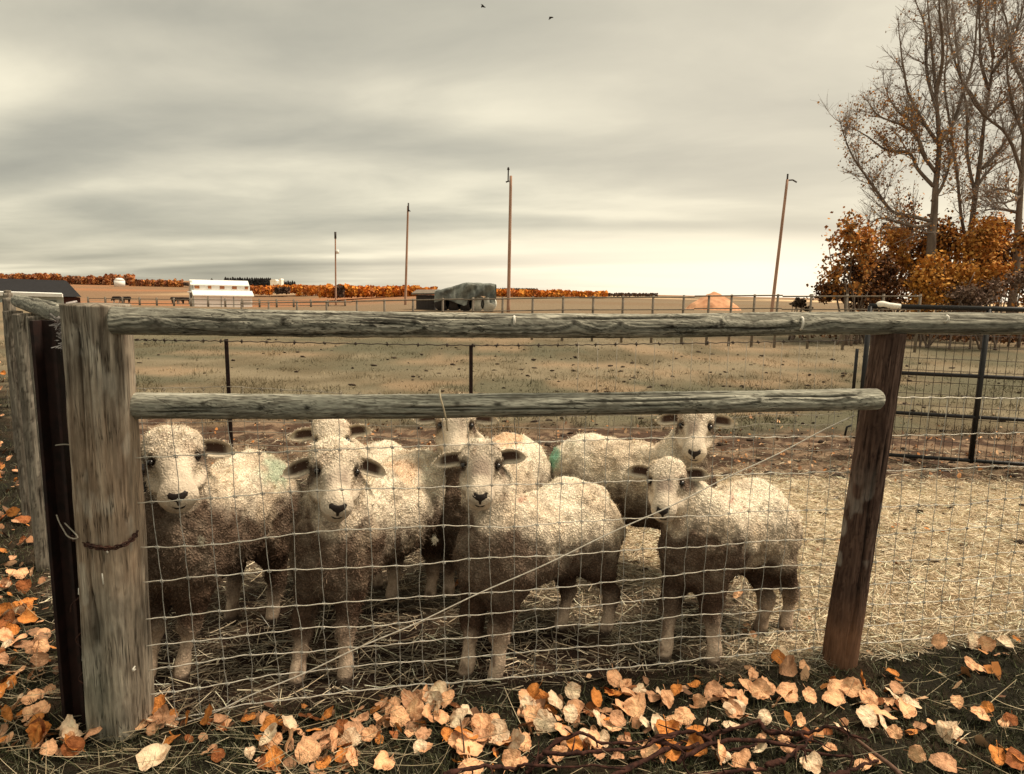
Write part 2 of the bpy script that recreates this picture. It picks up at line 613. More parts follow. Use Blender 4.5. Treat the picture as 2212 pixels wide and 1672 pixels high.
def ground_color(x, y):
    out, straw, dirt, field, w, w2 = zones(x, y)
    p = np.stack([x, y, 0 * x], -1)
    n1 = fbm(p, 7.0, 3, 21)
    N = len(x)
    c = np.tile([0.024, 0.014, 0.010], (N, 1))                          # trodden mud
    c = mix3(c, (0.10, 0.062, 0.04), sstep(0.45, 0.7, n1) * 0.7)
    c = mix3(c, (0.60, 0.51, 0.37), straw * sstep(0.34, 0.60, n1 + 0.10))
    c = mix3(c, mix3(np.tile([0.070, 0.042, 0.028], (N, 1)), (0.21, 0.145, 0.095), sstep(0.44, 0.60, n1)), dirt)
    f = mix3(np.tile([0.205, 0.170, 0.112], (N, 1)), (0.108, 0.100, 0.064), sstep(0.40, 0.62, fbm(p * [0.6, 1, 1], 0.5, 3, 31)))
    f = mix3(f, (0.115, 0.092, 0.055), sstep(0.50, 0.68, fbm(p * [0.6, 1, 1], 1.3, 4, 32)) * 0.75)
    f = mix3(f, (0.30, 0.21, 0.13), sstep(0.54, 0.70, fbm(p * [0.7, 1, 1], 0.9, 4, 33)) * 0.6)
    c = mix3(c, f, field)
    g = mix3(np.tile([0.016, 0.014, 0.009], (N, 1)), (0.030, 0.021, 0.013), sstep(0.4, 0.65, n1))
    c = mix3(c, g, out * (1 - sstep(7, 12, y)))
    # farther land: rust-coloured pasture, pale stubble strips
    far = sstep(16, 42, y)
    fc = mix3(np.tile([0.20, 0.15, 0.095], (N, 1)), (0.31, 0.145, 0.07), sstep(50, 110, y) * sstep(0.05, -0.25, x / np.maximum(y, 1)))
    fc = mix3(fc, (0.19, 0.13, 0.078), sstep(0.45, 0.65, fbm(p * [0.25, 1, 1], 0.06, 3, 41)) * 0.8)
    c = mix3(c, fc, far)
    stub = sstep(190, 220, y) * sstep(330, 300, y) * sstep(0.42, 0.52, fbm(p * [1, 0.5, 1], 0.012, 2, 43)) * sstep(-0.52, -0.44, x / np.maximum(y, 1))
    c = mix3(c, (0.62, 0.44, 0.26), stub)
    c = mix3(c, (0.30, 0.17, 0.09), sstep(380, 600, y))
    return c


xs = grid_axis(-4.6, 5.2, 0.03, (-1500, 1500))
ys = grid_axis(1.3, 8.0, 0.03, (-60, 2600))
GX, GY = np.meshgrid(xs, ys, indexing='ij')
gzv = gz(GX, GY)
Vg = np.stack([GX, GY, gzv], -1).reshape(-1, 3)
nx, ny = len(xs), len(ys)
ii = (np.arange(nx - 1)[:, None] * ny + np.arange(ny - 1)[None, :]).ravel()
Qg = np.stack([ii, ii + ny, ii + ny + 1, ii + 1], 1)
near_n = (1 - sstep(6, 12, Vg[:, 1]))
Vg[:, 2] += (fbm(Vg, 16.0, 3, 3) - 0.5) * 0.028 * near_n
g_me = mesh_np('ground', Vg, Q=Qg, col=ground_color(Vg[:, 0], Vg[:, 1]))
props(link('ground', g_me, M['ground']), kind='structure')


def gz1(x, y):
    return float(gz(np.array([x]), np.array([y]))[0])


RNG = np.random.default_rng(7)


def scatter(n, x0, x1, y0, y1, near=True, seed=0):
    """points on the ground, denser towards the camera"""
    r = np.random.default_rng(seed)
    if near:
        u = r.random(n)
        y = 1.0 / (1.0 / y0 + u * (1.0 / y1 - 1.0 / y0))
    else:
        y = y0 + (y1 - y0) * r.random(n)
    x = x0 + (x1 - x0) * r.random(n)
    k = np.abs(x) < y * 0.86 + 0.75
    return x[k], y[k]


def pick_col(n, cols, rng, jitter=0.15):
    cols = np.array(cols)
    c = cols[rng.integers(0, len(cols), n)]
    return c * (1 + jitter * rng.normal(size=(n, 1)))


# straw lying in the pen
def make_straw():
    r = np.random.default_rng(101)
    x, y = scatter(390000, -2.6, 6.2, 2.0, 6.5, True, 102)
    out, straw, dirt, field, w, w2 = zones(x, y)
    keep = r.random(len(x)) < np.clip(straw * 1.0 + 0.12 * (1 - out) * (1 - field) + 0.10 * dirt, 0, 1) * (1 - out)
    x, y, st = x[keep], y[keep], straw[keep]
    N = len(x)
    a = r.random(N) * 2 * math.pi
    el = r.normal(0.03, 0.14, N)
    d = np.stack([np.cos(a) * np.cos(el), np.sin(a) * np.cos(el) * 0.8, np.sin(el)], 1)
    ln = r.uniform(0.03, 0.11, N) * (0.8 + 0.5 * (y < 3.2))
    root = np.stack([x, y, gz(x, y) + r.uniform(0.001, 0.022, N)], 1) - d * ln[:, None] * 0.5
    col = pick_col(N, [(0.76, 0.64, 0.46), (0.70, 0.58, 0.41), (0.82, 0.71, 0.53), (0.56, 0.45, 0.31), (0.34, 0.245, 0.16)], r)
    dark = (r.random(N) > 0.25 + 0.75 * st)
    col[dark] *= 0.30
    blades('straw', root, d, ln, r.uniform(0.0020, 0.0042, N), np.clip(col, 0.02, 0.8), r.normal(0, 0.15, N), 2, 103,
           M['blade'], None, 0.8, kind='stuff')['label'] = 'loose pale straw spread over the ground of the pen'


make_straw()


def make_grass():
    r = np.random.default_rng(111)
    x, y = scatter(430000, -6.5, 4.4, 1.3, 8.5, True, 112)
    out, straw, dirt, field, w, w2 = zones(x, y)
    keep = (r.random(len(x)) < out * (0.75 + 1.0 * (w + w2)))
    x, y = x[keep], y[keep]
    N = len(x)
    a = r.random(N) * 2 * math.pi
    el = np.clip(r.normal(0.75, 0.35, N), 0.1, 1.5)
    d = np.stack([np.cos(a) * np.cos(el), np.sin(a) * np.cos(el), np.sin(el)], 1)
    col = pick_col(N, [(0.040, 0.045, 0.020), (0.055, 0.062, 0.027), (0.095, 0.10, 0.055), (0.020, 0.020, 0.010), (0.19, 0.185, 0.125), (0.046, 0.038, 0.018)], r)
    blades('grass', np.stack([x, y, gz(x, y) - 0.004], 1), d, r.uniform(0.018, 0.055, N), r.uniform(0.0025, 0.0048, N), np.clip(col, 0.01, 1),
           r.normal(0.1, 0.45, N), 2, 113, M['blade'], None, 0.15, kind='stuff')['label'] = 'short dark green grass outside the fence'
    # long dead grass stems lying over it
    x, y = scatter(8500, -2.9, 3.6, 1.4, 3.2, True, 114)
    out = zones(x, y)[0]
    k = (r.random(len(x)) < out * np.where(x < -0.2, 0.9, 0.28))
    x, y = x[k], y[k]
    N = len(x)
    a = r.normal(0, 0.55, N) + math.pi * (r.random(N) > 0.5)
    el = np.abs(r.normal(0.05, 0.16, N))
    d = np.stack([np.cos(a) * np.cos(el), np.sin(a) * np.cos(el), np.sin(el)], 1)
    col = pick_col(N, [(0.50, 0.42, 0.28), (0.40, 0.32, 0.20), (0.30, 0.25, 0.16), (0.22, 0.20, 0.13)], r)
    blades('dead_grass', np.stack([x, y, gz(x, y) + 0.012], 1), d, r.uniform(0.06, 0.24, N), r.uniform(0.0014, 0.0030, N), np.clip(col, 0.02, 1),
           r.normal(0, 0.3, N), 4, 115, M['blade'], None, 0.5, kind='stuff')['label'] = 'dead straw-coloured grass stems lying in the foreground'


make_grass()


def make_pasture():
    r = np.random.default_rng(121)
    x, y = scatter(130000, -12, 13, 5.6, 22, True, 122)
    out, straw, dirt, field, w, w2 = zones(x, y)
    tuft = fbm(np.stack([x, y, 0 * x], -1), 2.6, 3, 124)
    keep = r.random(len(x)) < field * (0.25 + 1.6 * sstep(.42, .62, tuft))
    tk = tuft[keep]
    x, y = x[keep], y[keep]
    N = len(x)
    a = r.random(N) * 2 * math.pi
    el = np.clip(r.normal(0.9, 0.4, N), 0.1, 1.5)
    d = np.stack([np.cos(a) * np.cos(el), np.sin(a) * np.cos(el), np.sin(el)], 1)
    c = ground_color(x, y) * r.uniform(0.55, 1.7, (N, 1)) * [1.0, 1.0, 0.95]
    blades('pasture_grass', np.stack([x, y, gz(x, y) - 0.005], 1), d, r.uniform(0.02, 0.06, N) * (0.6 + 1.6 * sstep(.5, .68, tk)), r.uniform(0.005, 0.012, N), np.clip(c, 0.02, 0.7),
           r.normal(0.1, 0.4, N), 2, 123, M['blade'], None, 0.2, kind='stuff')['label'] = 'cropped tan pasture grass behind the wire fence'


make_pasture()


def make_clods():
    """droppings and clods on the pasture, too many and small to count"""
    r = np.random.default_rng(131)
    x, y = scatter(5200, -9, 10, 3.0, 18, True, 132)
    out, straw, dirt, field, w, w2 = zones(x, y)
    k = r.random(len(x)) < (1 - out) * np.clip(0.22 + 2.6 * w + 0.35 * (x > -0.6), 0, 1)
    x, y = x[k], y[k]
    ico_v, ico_f = [], []
    ph = (1 + 5 ** 0.5) / 2
    base = np.array([(-1, ph, 0), (1, ph, 0), (-1, -ph, 0), (1, -ph, 0), (0, -1, ph), (0, 1, ph), (0, -1, -ph), (0, 1, -ph), (ph, 0, -1), (ph, 0, 1), (-ph, 0, -1), (-ph, 0, 1)]) / 1.9
    fac = np.array([(0, 11, 5), (0, 5, 1), (0, 1, 7), (0, 7, 10), (0, 10, 11), (1, 5, 9), (5, 11, 4), (11, 10, 2), (10, 7, 6), (7, 1, 8), (3, 9, 4), (3, 4, 2), (3, 2, 6), (3, 6, 8), (3, 8, 9), (4, 9, 5), (2, 4, 11), (6, 2, 10), (8, 6, 7), (9, 8, 1)])
    Vs, Ts = [], []
    z = gz(x, y)
    for i in range(len(x)):
        s = (0.006 + 0.018 * r.random() ** 2.2) * (1.0 + 0.05 * y[i])
        P = base * (1 + 0.35 * r.normal(size=(12, 1))) * [s * r.uniform(0.9, 1.8), s, s * 0.6] + [x[i], y[i], z[i] + s * 0.3]
        Vs.append(P)
        Ts.append(fac + 12 * i)
    o = link('dung_clods', mesh_np('dung_clods', np.concatenate(Vs), T=np.concatenate(Ts)), M['dung'])
    props(o, 'small dark droppings and clods strewn over the pasture', kind='stuff')


make_clods()


# ------------------------------------------------------------------ wood: logs with knots, grain and checks
def wood_log(name, path, rad, nseg, nside, seed, tones, knots, mat, parent, rough=0.004, sup=2.0, checks=(), endround=0.0, tint=None, swirl=0.7):
    """one log: tones = (light, mid, dark). knots: (t along, angle, size). checks: (t0, t1, angle, depth)"""
    r = np.random.default_rng(seed)
    P = bez(path, nseg)
    T, U, W = frames(P)
    seg = np.linalg.norm(P[-1] - P[0])
    a = np.arange(nside) * 2 * math.pi / nside
    tt = np.linspace(0, 1, nseg)
    A, S = np.meshgrid(a, tt)
    R = np.array(rad, float)
    rr = lerp(R[0], R[1], S)
    if sup != 2.0:
        rr = rr / (np.abs(np.cos(A)) ** sup + np.abs(np.sin(A)) ** sup) ** (1 / sup)
    cyl = np.stack([np.cos(A), np.sin(A), S * seg / (R[0] + R[1]) * 2], -1).reshape(-1, 3)
    low = (fbm(cyl * [1, 1, 0.35], 1.0, 3, seed) - 0.5).reshape(A.shape)
    # grain coordinate bent round the knots
    g = A * 1.0 + low * swirl
    kd = np.zeros_like(A)
    kb = np.zeros_like(A)
    for (kt, ka, ks) in knots:
        da = (A - ka + math.pi) % (2 * math.pi) - math.pi
        ds = (S - kt) * seg
        dist = np.sqrt((da * rr) ** 2 + (ds * 0.65) ** 2) / ks
        g = g + np.sign(da) * 0.30 * np.exp(-dist ** 2 / 3.5) * (ks / 0.012)
        kd = np.maximum(kd, np.exp(-(dist * 1.25) ** 4))
        kb = kb + np.exp(-(dist / 1.8) ** 2) * ks * 0.35
    gp = np.stack([np.cos(g) * 7, np.sin(g) * 7, S * seg * 0.9], -1).reshape(-1, 3)
    grain = fbm(gp, 1.0, 3, seed + 3).reshape(A.shape)
    fine = fbm(gp * [3.0, 3.0, 2.4], 1.0, 3, seed + 4, 0.65).reshape(A.shape)
    rr = rr * (1 + low * 0.10) + kb + (grain - 0.5) * rough
    ck = np.zeros_like(A)
    rc = random.Random(seed)
    extra = [(q, min(.99, q + rc.uniform(.04, .16)), rc.uniform(0, 6.28), rc.uniform(.002, .004)) for q in [rc.uniform(0, .9) for _ in range(nseg // 14)]]
    for (t0, t1, ca, dep) in list(checks) + extra:
        wob = (fbm(np.stack([S.ravel() * seg * 3.0, 0 * S.ravel(), 0 * S.ravel() + seed], -1), 1.0, 3, seed + 9).reshape(A.shape) - 0.5)
        da = (A - ca - wob * 0.5 + math.pi) % (2 * math.pi) - math.pi
        inside = sstep(t0, t0 + 0.04, S) * sstep(t1, t1 - 0.04, S)
        w = (0.0022 + 0.3 * dep) * inside + 1e-5
        m = np.exp(-(da * rr / w) ** 2) * inside
        ck = np.maximum(ck, m)
        rr = rr - dep * m
    if endround:
        e = np.minimum(S, 1 - S) * seg
        e = (1 - S) * seg
        rr = rr * np.sqrt(np.clip(1 - (1 - np.clip(e / endround, 0, 1)) ** 2, 0.0004, 1))
    V = P[:, None, :] + rr[:, :, None] * (np.cos(A)[:, :, None] * U[:, None, :] + np.sin(A)[:, :, None] * W[:, None, :])
    N = A.size
    li, mi, dk = (np.array(c, float) for c in tones)
    c = np.tile(mi, (N, 1))
    c = mix3(c, li, sstep(0.45, 0.70, grain.ravel()))
    c = mix3(c, dk, sstep(0.50, 0.30, fine.ravel()) * 0.8)
    patch = fbm(cyl * [1, 1, 0.5], 1.7, 3, seed + 7)
    c = mix3(c, dk * 1.3, sstep(0.55, 0.75, patch) * 0.55)
    c = mix3(c, dk * 0.35, np.maximum(kd.ravel() * 0.85, ck.ravel()))
    Vf = V.reshape(-1, 3)
    if tint is not None:
        c = tint(Vf, c, A.ravel(), S.ravel())
    i = (np.arange(nseg - 1)[:, None] * nside + np.arange(nside)[None, :])
    j = (np.arange(nseg - 1)[:, None] * nside + (np.arange(nside)[None, :] + 1) % nside)
    Q = np.stack([i, j, j + nside, i + nside], -1).reshape(-1, 4)
    # end caps with rings
    capv, capt = [], []
    nb = len(Vf)
    for e, s in ((0, -1), (nseg - 1, 1)):
        ci = nb + len(capv)
        capv.append(P[e] + T[e] * s * 0.004)
        for q in range(nside):
            a0, a1 = e * nside + q, e * nside + (q + 1) % nside
            capt.append((ci, a1, a0) if s < 0 else (ci, a0, a1))
    Vall = np.vstack([Vf, np.array(capv)])
    c = np.vstack([c, np.tile(mi * 0.8, (2, 1))])
    return link(name, mesh_np(name, Vall, Q=Q, T=np.array(capt), col=np.clip(c, 0.004, 0.9)), mat, parent)


RAIL = ((0.46, 0.44, 0.36), (0.235, 0.23, 0.188), (0.065, 0.058, 0.046))

fence = thing('wooden_fence', (PL[0], PL[1], 0), 'weathered two-rail wooden fence with a pale corner post and a brown post', 'fence')
d_f = (PR - PL) / np.linalg.norm(PR - PL)


def rail_pt(x, dy, z):
    return (x, y_fence(x) + dy, z)


ANG_CAM = math.pi                          # on a rail the W axis points up; angle pi faces the camera or away


def pt_angle(path0, path1, up):
    """angle on a log (see frames) that looks at the camera, tilted up by `up` radians"""
    P = np.array([path0, (np.array(path0) + path1) / 2, path1])
    T, U, W = frames(P)
    v = np.array([0, -math.cos(up), math.sin(up)])
    return math.atan2(np.dot(v, W[1]), np.dot(v, U[1]))


up0, up1 = rail_pt(-1.175, -0.045, 1.338), rail_pt(3.98, -0.005, 1.376)
aF = lambda u: pt_angle(up0, up1, u)
kn = [(0.055 + 0.0, aF(.1), .008), (.205, aF(.2), .011), (.31, aF(.05), .010), (.36, aF(.3), .014), (.372, aF(-.1), .008), (.47, aF(.1), .007),
      (.545, aF(.35), .011), (.60, aF(.25), .010), (.665, aF(.0), .009), (.735, aF(-.05), .010), (.745, aF(.3), .013), (.87, aF(.2), .010)]
wood_log('rail', [up0, rail_pt(-0.4, -0.045, 1.335), rail_pt(0.5, -0.045, 1.342), rail_pt(1.4, -0.03, 1.362), up1], (0.040, 0.041), 720, 84, 31, RAIL, [(a_ * .762, b_, c_) for a_, b_, c_ in kn], M['wood'], fence,
         checks=[(.17, .38, aF(.85), .006), (.38, .57, aF(.75), .010), (.23, .32, aF(.55), .004), (.02, .15, aF(.25), .003), (.47, .69, aF(-.25), .003)])['label'] = 'upper horizontal log rail of the fence'
lo0, lo1 = rail_pt(-1.20, 0.045, 1.070), rail_pt(1.352, -0.085, 1.088)
kn2 = [(.12, aF(.35), .010), (.205, aF(.05), .010), (.27, aF(.1), .008), (.445, aF(.35), .009), (.487, aF(.25), .009), (.60, aF(.3), .009), (.70, aF(.4), .010), (.80, aF(.35), .009), (.935, aF(.4), .009)]
wood_log('rail', [lo0, rail_pt(-0.5, 0.0, 1.066), rail_pt(0.5, -0.06, 1.078), lo1], (0.041, 0.038), 420, 84, 37, ((0.56, 0.545, 0.45), (0.33, 0.325, 0.265), (0.095, 0.085, 0.066)), kn2, M['wood'], fence,
         checks=[(.36, .5, aF(.15), .006), (.55, .78, aF(.55), .006), (.78, .97, aF(.6), .007), (.02, .16, aF(-.2), .004), (.60, .70, aF(.1), .003)], endround=0.03)['label'] = 'lower horizontal log rail with a rounded end'


def tint_left(V, c, A, S):
    p = V * [1, 1, 0.4]
    n = fbm(p, 9.0, 4, 71)
    warm = sstep(0.30, 0.50, V[:, 2] / 1.4 + (n - 0.5) * 0.5) * sstep(0.92, 0.6, V[:, 2] / 1.4 + (n - 0.5) * 0.4)
    c = c * (1 - 0.45 * warm[:, None]) + np.array([0.42, 0.29, 0.19]) * 0.45 * warm[:, None]
    pale = sstep(0.42, 0.2, V[:, 2] + (n - 0.5) * 0.4) * sstep(0.02, -0.06, V[:, 0] - (PL[0] + 0.03 * (1 - V[:, 2])) + (n - 0.5) * 0.1)
    c = c * (1 - 0.5 * pale[:, None]) + np.array([0.42, 0.42, 0.33]) * 0.5 * pale[:, None]
    st = sstep(0.56, 0.72, fbm(V * [1, 1, 0.12], 22.0, 3, 73))
    bl = fbm(V * [1, 1, .6], 17.0, 4, 74, .6)
    lt = sstep(.60, .74, fbm(V * [1, 1, .4], 26.0, 3, 75))
    c = c * (1 - 0.35 * st[:, None]) * (0.55 + 0.9 * bl[:, None])
    return c * (1 - .45 * lt[:, None]) + np.array([.50, .46, .38]) * .45 * lt[:, None]


pl_base, pl_top = np.array([PL[0] - .02, PL[1] + .05, -0.06]), np.array([-1.248, 2.02, 1.383])
wood_log('post', [pl_base, (pl_base + pl_top) / 2 + [0.004, 0, 0], pl_top], (0.088, 0.083), 300, 96, 51,
         ((0.42, 0.37, 0.295), (0.29, 0.247, 0.19), (0.11, 0.085, 0.064)), [(.28, 4.6, .008), (.75, 4.9, .007)], M['postwood'], fence, rough=0.003, sup=3.2, swirl=0.35,
         checks=[(0.02, 0.98, pt_angle(pl_base, pl_top, 0) - 0.20, 0.010), (0.4, 0.99, pt_angle(pl_base, pl_top, 0) + 0.55, 0.004), (0.4, 0.9, pt_angle(pl_base, pl_top, 0) - 0.65, 0.004)], tint=tint_left)['label'] = 'pale thick corner post'


def tint_right(V, c, A, S):
    n = fbm(V, 8.0, 3, 81)
    b = sstep(0.30, 0.05, V[:, 2] + (n - 0.5) * 0.25)
    c = c * (1 - 0.6 * b[:, None]) + np.array([0.26, 0.135, 0.075]) * 0.6 * b[:, None]
    w = sstep(0.63, 0.72, fbm(V * [1, 1, 0.6], 15.0, 3, 82)) * sstep(0.9, 0.45, V[:, 2]) * sstep(0.2, 0.4, V[:, 2])
    return c * (1 - 0.5 * w[:, None]) + np.array([0.45, 0.42, 0.37]) * 0.5 * w[:, None]


pr_base, pr_top = np.array([PR[0] + .015, PR[1] + .035, -0.06]), np.array([1.408, 2.52, 1.325])
wood_log('post', [pr_base, (pr_base + pr_top) / 2, pr_top], (0.066, 0.058), 260, 72, 57,
         ((0.150, 0.095, 0.072), (0.095, 0.058, 0.044), (0.040, 0.023, 0.018)), [(.6, 4.7, .007)], M['postwood'], fence, rough=0.003,
         checks=[(0.05, 0.72, pt_angle(pr_base, pr_top, 0) - 0.1, 0.008), (0.3, 0.98, pt_angle(pr_base, pr_top, 0) + 0.75, 0.006)], tint=tint_right)['label'] = 'dark reddish brown post'

far_b, far_t = np.array([3.90, y_fence(3.90) + .035, -0.06]), np.array([3.93, y_fence(3.93) + .03, 1.34])
wood_log('post', [far_b, (far_b + far_t) / 2, far_t], (0.064, 0.058), 160, 48, 59,
         ((0.150, 0.095, 0.072), (0.095, 0.058, 0.044), (0.040, 0.023, 0.018)), [], M['postwood'], fence, rough=0.003, tint=tint_right)

# pale plastic staples on the upper rail
for (px, py, ln) in ((1110, 694, 0.022), (1733, 699, 0.034), (2047, 689, 0.016)):
    x = at(px, py, 2.2)[0]
    Y = y_fence(x) - 0.06
    Y = y_fence(at(px, py, Y)[0]) - 0.045
    c = at(px, py, Y - 0.038)
    MB().tube([c + [0, 0.010, ln / 2 + .004], c + [0, 0, ln / 2], c + [0.001, -0.001, 0], c + [-0.001, 0, -ln / 2], c + [-0.002, 0.012, -ln / 2 - 0.004]], 0.0042, 8).build('staple', M['white_plastic'], fence, True)
# white staples down the outer edge of the corner post
rs = random.Random(4)
for z in (.08, .16, .27, .34, .47, .61, .70, .83, .94, 1.10):
    x = lerp(pl_base[0], pl_top[0], z / 1.4) - 0.074 - rs.uniform(0, .004)
    z += rs.uniform(-.02, .02)
    MB().tube([(x + 0.012, 2.005, z + .014), (x - 0.003, 1.995, z + rs.uniform(.002, .012)), (x - 0.004, 1.995, z - rs.uniform(.002, .012)), (x + .010, 2.002, z - .016)], 0.0045, 6).build('staple', M['white_plastic'], fence, True)
for (px, py, ln) in ((214, 945, .02), (216, 1040, .022), (222, 1250, .04), (231, 1192, .010), (287, 1447, 0.010)):
    c = at(px, py, 1.955)
    MB().tube([c + [0, .012, ln / 2], c + [0, 0, ln / 2 - .003], c + [0.001, 0, -ln / 2 + .003], c + [0.001, .012, -ln / 2]], 0.003, 6).build('staple', M['white_plastic'], fence, True)

# ------------------------------------------------------------------ woven wire on the back of the posts
WY = 0.062
X0, X1 = -1.17, 3.95


def wire_y(x):
    return y_fence(x) + 0.02 + (WY - 0.02) * sstep(-1.17, 1.2, np.asarray(x, float))


wz = []
for py in (868, 959, 1048, 1135, 1205, 1272, 1323, 1368, 1417, 1467):
    wz.append(at(1078, py, wire_y(-0.04))[2])
wz = np.array(wz)
mesh_t = thing('wire_mesh', (0, wire_y(0), 0), 'pale galvanised woven wire netting stretched between the fence posts', 'wire netting')
rw = np.random.default_rng(5)


def wire_height(k, x):
    """sagging and wavy height of horizontal wire k at x"""
    x = np.asarray(x, float)
    p = np.stack([x, 0 * x + 7.3 * k, 0 * x], -1)
    s = (fbm(p, 2.2, 2, 200 + k) - 0.5) * 0.030 + (vnoise(p, 9.0, 220 + k) - 0.5) * 0.008
    left = sstep(-0.75, -1.2, x) * np.linspace(-0.004, -0.035, len(wz))[k]
    return wz[k] + s * (1.0 if k > 1 else 0.5) + left + 0.006 * np.sin(x * 2.1 + k)


for k in range(len(wz)):
    x = np.arange(X0, X1, 0.016)
    z = wire_height(k, x)
    y = wire_y(x) + (vnoise(np.stack([x, 0 * x + k, 0 * x], -1), 5.0, 300 + k) - 0.5) * 0.012
    z = z + 0.0016 * np.sin(x / 0.082 * 2 * math.pi)
    b = MB().tube(np.stack([x, y, z], -1), 0.0018 if 0 < k < 9 else 0.0022, 6)
    b.build('wire', M['wire'], mesh_t, True)
vx = np.arange(X0 + 0.05, X1, 0.0815)
for i, x0 in enumerate(vx):
    b = MB()
    pts = []
    lean = 0.05 * sstep(0.6, -1.2, x0)
    for k in range(len(wz)):
        f = (wz[0] - wz[k]) / (wz[0] - wz[-1])
        x = x0 + lean * (f - 0.5) + rw.normal(0, 0.0028)
        z = float(wire_height(k, np.array([x]))[0])
        p = np.array([x, wire_y(x), z])
        pts.append(p)
        # hinge knot: a few wraps of stay wire round the line wire
        th = np.linspace(0, 4 * math.pi, 17)
        hel = np.stack([p[0] + np.linspace(-0.006, 0.006, 17), p[1] + 0.0042 * np.cos(th), p[2] + 0.0045 * np.sin(th)], -1)
        b.tube(hel, 0.0015, 4)
    mid = []
    for q in range(len(pts) - 1):
        mid += [pts[q], lerp(pts[q], pts[q + 1], 0.5) + [rw.normal(0, .0022), rw.normal(0, .002), 0]]
    mid.append(pts[-1])
    mid.append(pts[-1] + [0.001, 0, -0.012])
    b.tube(np.array(mid), 0.00125, 5)
    b.build('stay_wire', M['stay'], mesh_t, True)

# tufts of wool caught on the wire
tw = np.random.default_rng(9)
for n_, (px, py, s) in enumerate(((434, 1168, .013), (938, 1166, .011))):
    c = at(px, py, wire_y(at(px, py, 2.2)[0]) - 0.006)
    N = 160
    rt = c + tw.normal(size=(N, 3)) * [s * .22, s * .22, s * .60]
    o = blades('wool_tuft', rt, tw.normal(size=(N, 3)) * [.6, .6, 1] + [0, 0, -.5], 0.010, 0.0014, np.tile([0.62, 0.56, 0.44], (N, 1)), tw.normal(0, .8, N), 3, 10 + n_, M['fleece'], None, .5)
    props(o, ('tuft of pale wool caught on the netting below the leftmost sheep', 'tuft of wool caught on the netting between the second and third sheep')[n_], 'wool tuft')

# loose diagonal brace wire and the bit of twine on the lower rail
dw = []
for (px, py) in ((300, 1604), (480, 1530), (900, 1344), (1420, 1105), (1846, 897)):
    p = at(px, py, 2.2)
    p = at(px, py, float(wire_y(p[0])) - .014)
    dw.append(at(px, py, float(wire_y(p[0])) - .014))
props(MB().tube(bez(dw, 60) + np.stack([0 * np.arange(60), 0 * np.arange(60), 0.003 * np.sin(np.arange(60) * .8)], -1), 0.0023, 6).build('brace_wire', M['wire'], None, True),
      'single straight wire running diagonally across the netting up to the brown post', 'wire')
yr = y_fence(at(952, 870, 2.2)[0]) - 0.045
tp = [at(958, 838, yr + .03), at(950, 842, yr - .02), at(951, 858, yr - .046), at(957, 880, yr - .047), at(963, 905, yr - .03), at(966, 930, yr + .01)]
props(MB().tube(bez(tp, 24), 0.0026, 6).build('twine', M['twine'], None, True), 'short pale strand of twine hanging over the lower rail', 'twine')

# rusty chain round the corner post, with a bright twisted wire hook
chain = thing('chain', (PL[0], PL[1] - .1, 0.55), 'rusty chain looped round the pale corner post', 'chain')
cpx = [at(148, 1158, 2.03), at(178, 1172, 1.968), at(203, 1181, 1.936), at(236, 1184, 1.933), at(264, 1178, 1.936), at(284, 1166, 1.968), at(296, 1150, 2.015)]
cp = bez(cpx, 120)
cl = np.concatenate([[0], np.cumsum(np.linalg.norm(np.diff(cp, axis=0), axis=1))])
nl = int(cl[-1] / 0.0135)
T_, U_, W_ = frames(cp)
for i in range(nl):
    j = int(np.searchsorted(cl, (i + 0.5) * cl[-1] / nl))
    j = min(j, 119)
    c, t, u, w = cp[j], T_[j], U_[j], W_[j]
    s = (u + w) if i % 2 else (u - w)
    s = s / np.linalg.norm(s)
    a = np.linspace(0, 2 * math.pi, 13)[:-1]
    ring = c + np.outer(np.cos(a) * 0.0115, t) + np.outer(np.sin(a) * 0.0065, s)
    ring = np.vstack([ring, ring[:1]])
    MB().tube(ring, 0.0026, 6, cap=False).build('link', M['rust_chain'], chain, True)
hook = [at(140, 1130, 1.99), at(150, 1140, 1.97), at(160, 1150, 1.955), at(168, 1160, 1.94), at(160, 1164, 1.94), at(146, 1158, 1.96), at(138, 1146, 1.97), at(128, 1128, 1.98), at(122, 1112, 1.99)]
props(MB().tube(bez(hook, 40), 0.0022, 6).build('wire_hook', M['pale_wire'], None, True), 'bright bent wire hook at the end of the rusty chain', 'wire hook')

# dark steel post behind the corner post
st = thing('steel_post', (-1.385, 2.03, 0), 'dark rusty steel channel post just left of the pale corner post', 'post')
b0, b1 = at(182, 1585, 2.07), at(112, 692, 2.06)


def skew_box(b, p0, p1, wx, wy, dx=0.0):
    x = np.array([1.0, 0, 0])
    y = np.array([0, 1.0, 0])
    P = []
    for p in (p0, p1):
        for sx, sy in ((-1, -1), (1, -1), (1, 1), (-1, 1)):
            P.append(np.asarray(p) + x * (sx * wx / 2 + dx) + y * sy * wy / 2)
    b.add(P, [(3, 2, 1, 0), (4, 5, 6, 7), (0, 1, 5, 4), (1, 2, 6, 5), (2, 3, 7, 6), (3, 0, 4, 7)])


b = MB()
skew_box(b, b0, b1, 0.070, 0.012)
b.build('web', M['rust_steel'], st)
for s in (-1, 1):
    b = MB()
    skew_box(b, b0 + [0, -.02, 0], b1 + [0, -.02, 0], 0.010, 0.05, s * 0.0320)
    b.build('flange', M['rust_steel'], st)
for i, f in enumerate(np.linspace(0.18, 0.46, 6)):
    p = lerp(np.array(b0), np.array(b1), f) + [-0.039, -0.03, 0]
    MB().box(p, (0.004, 0.006, 0.012)).build('clip', M['white_plastic'], st)
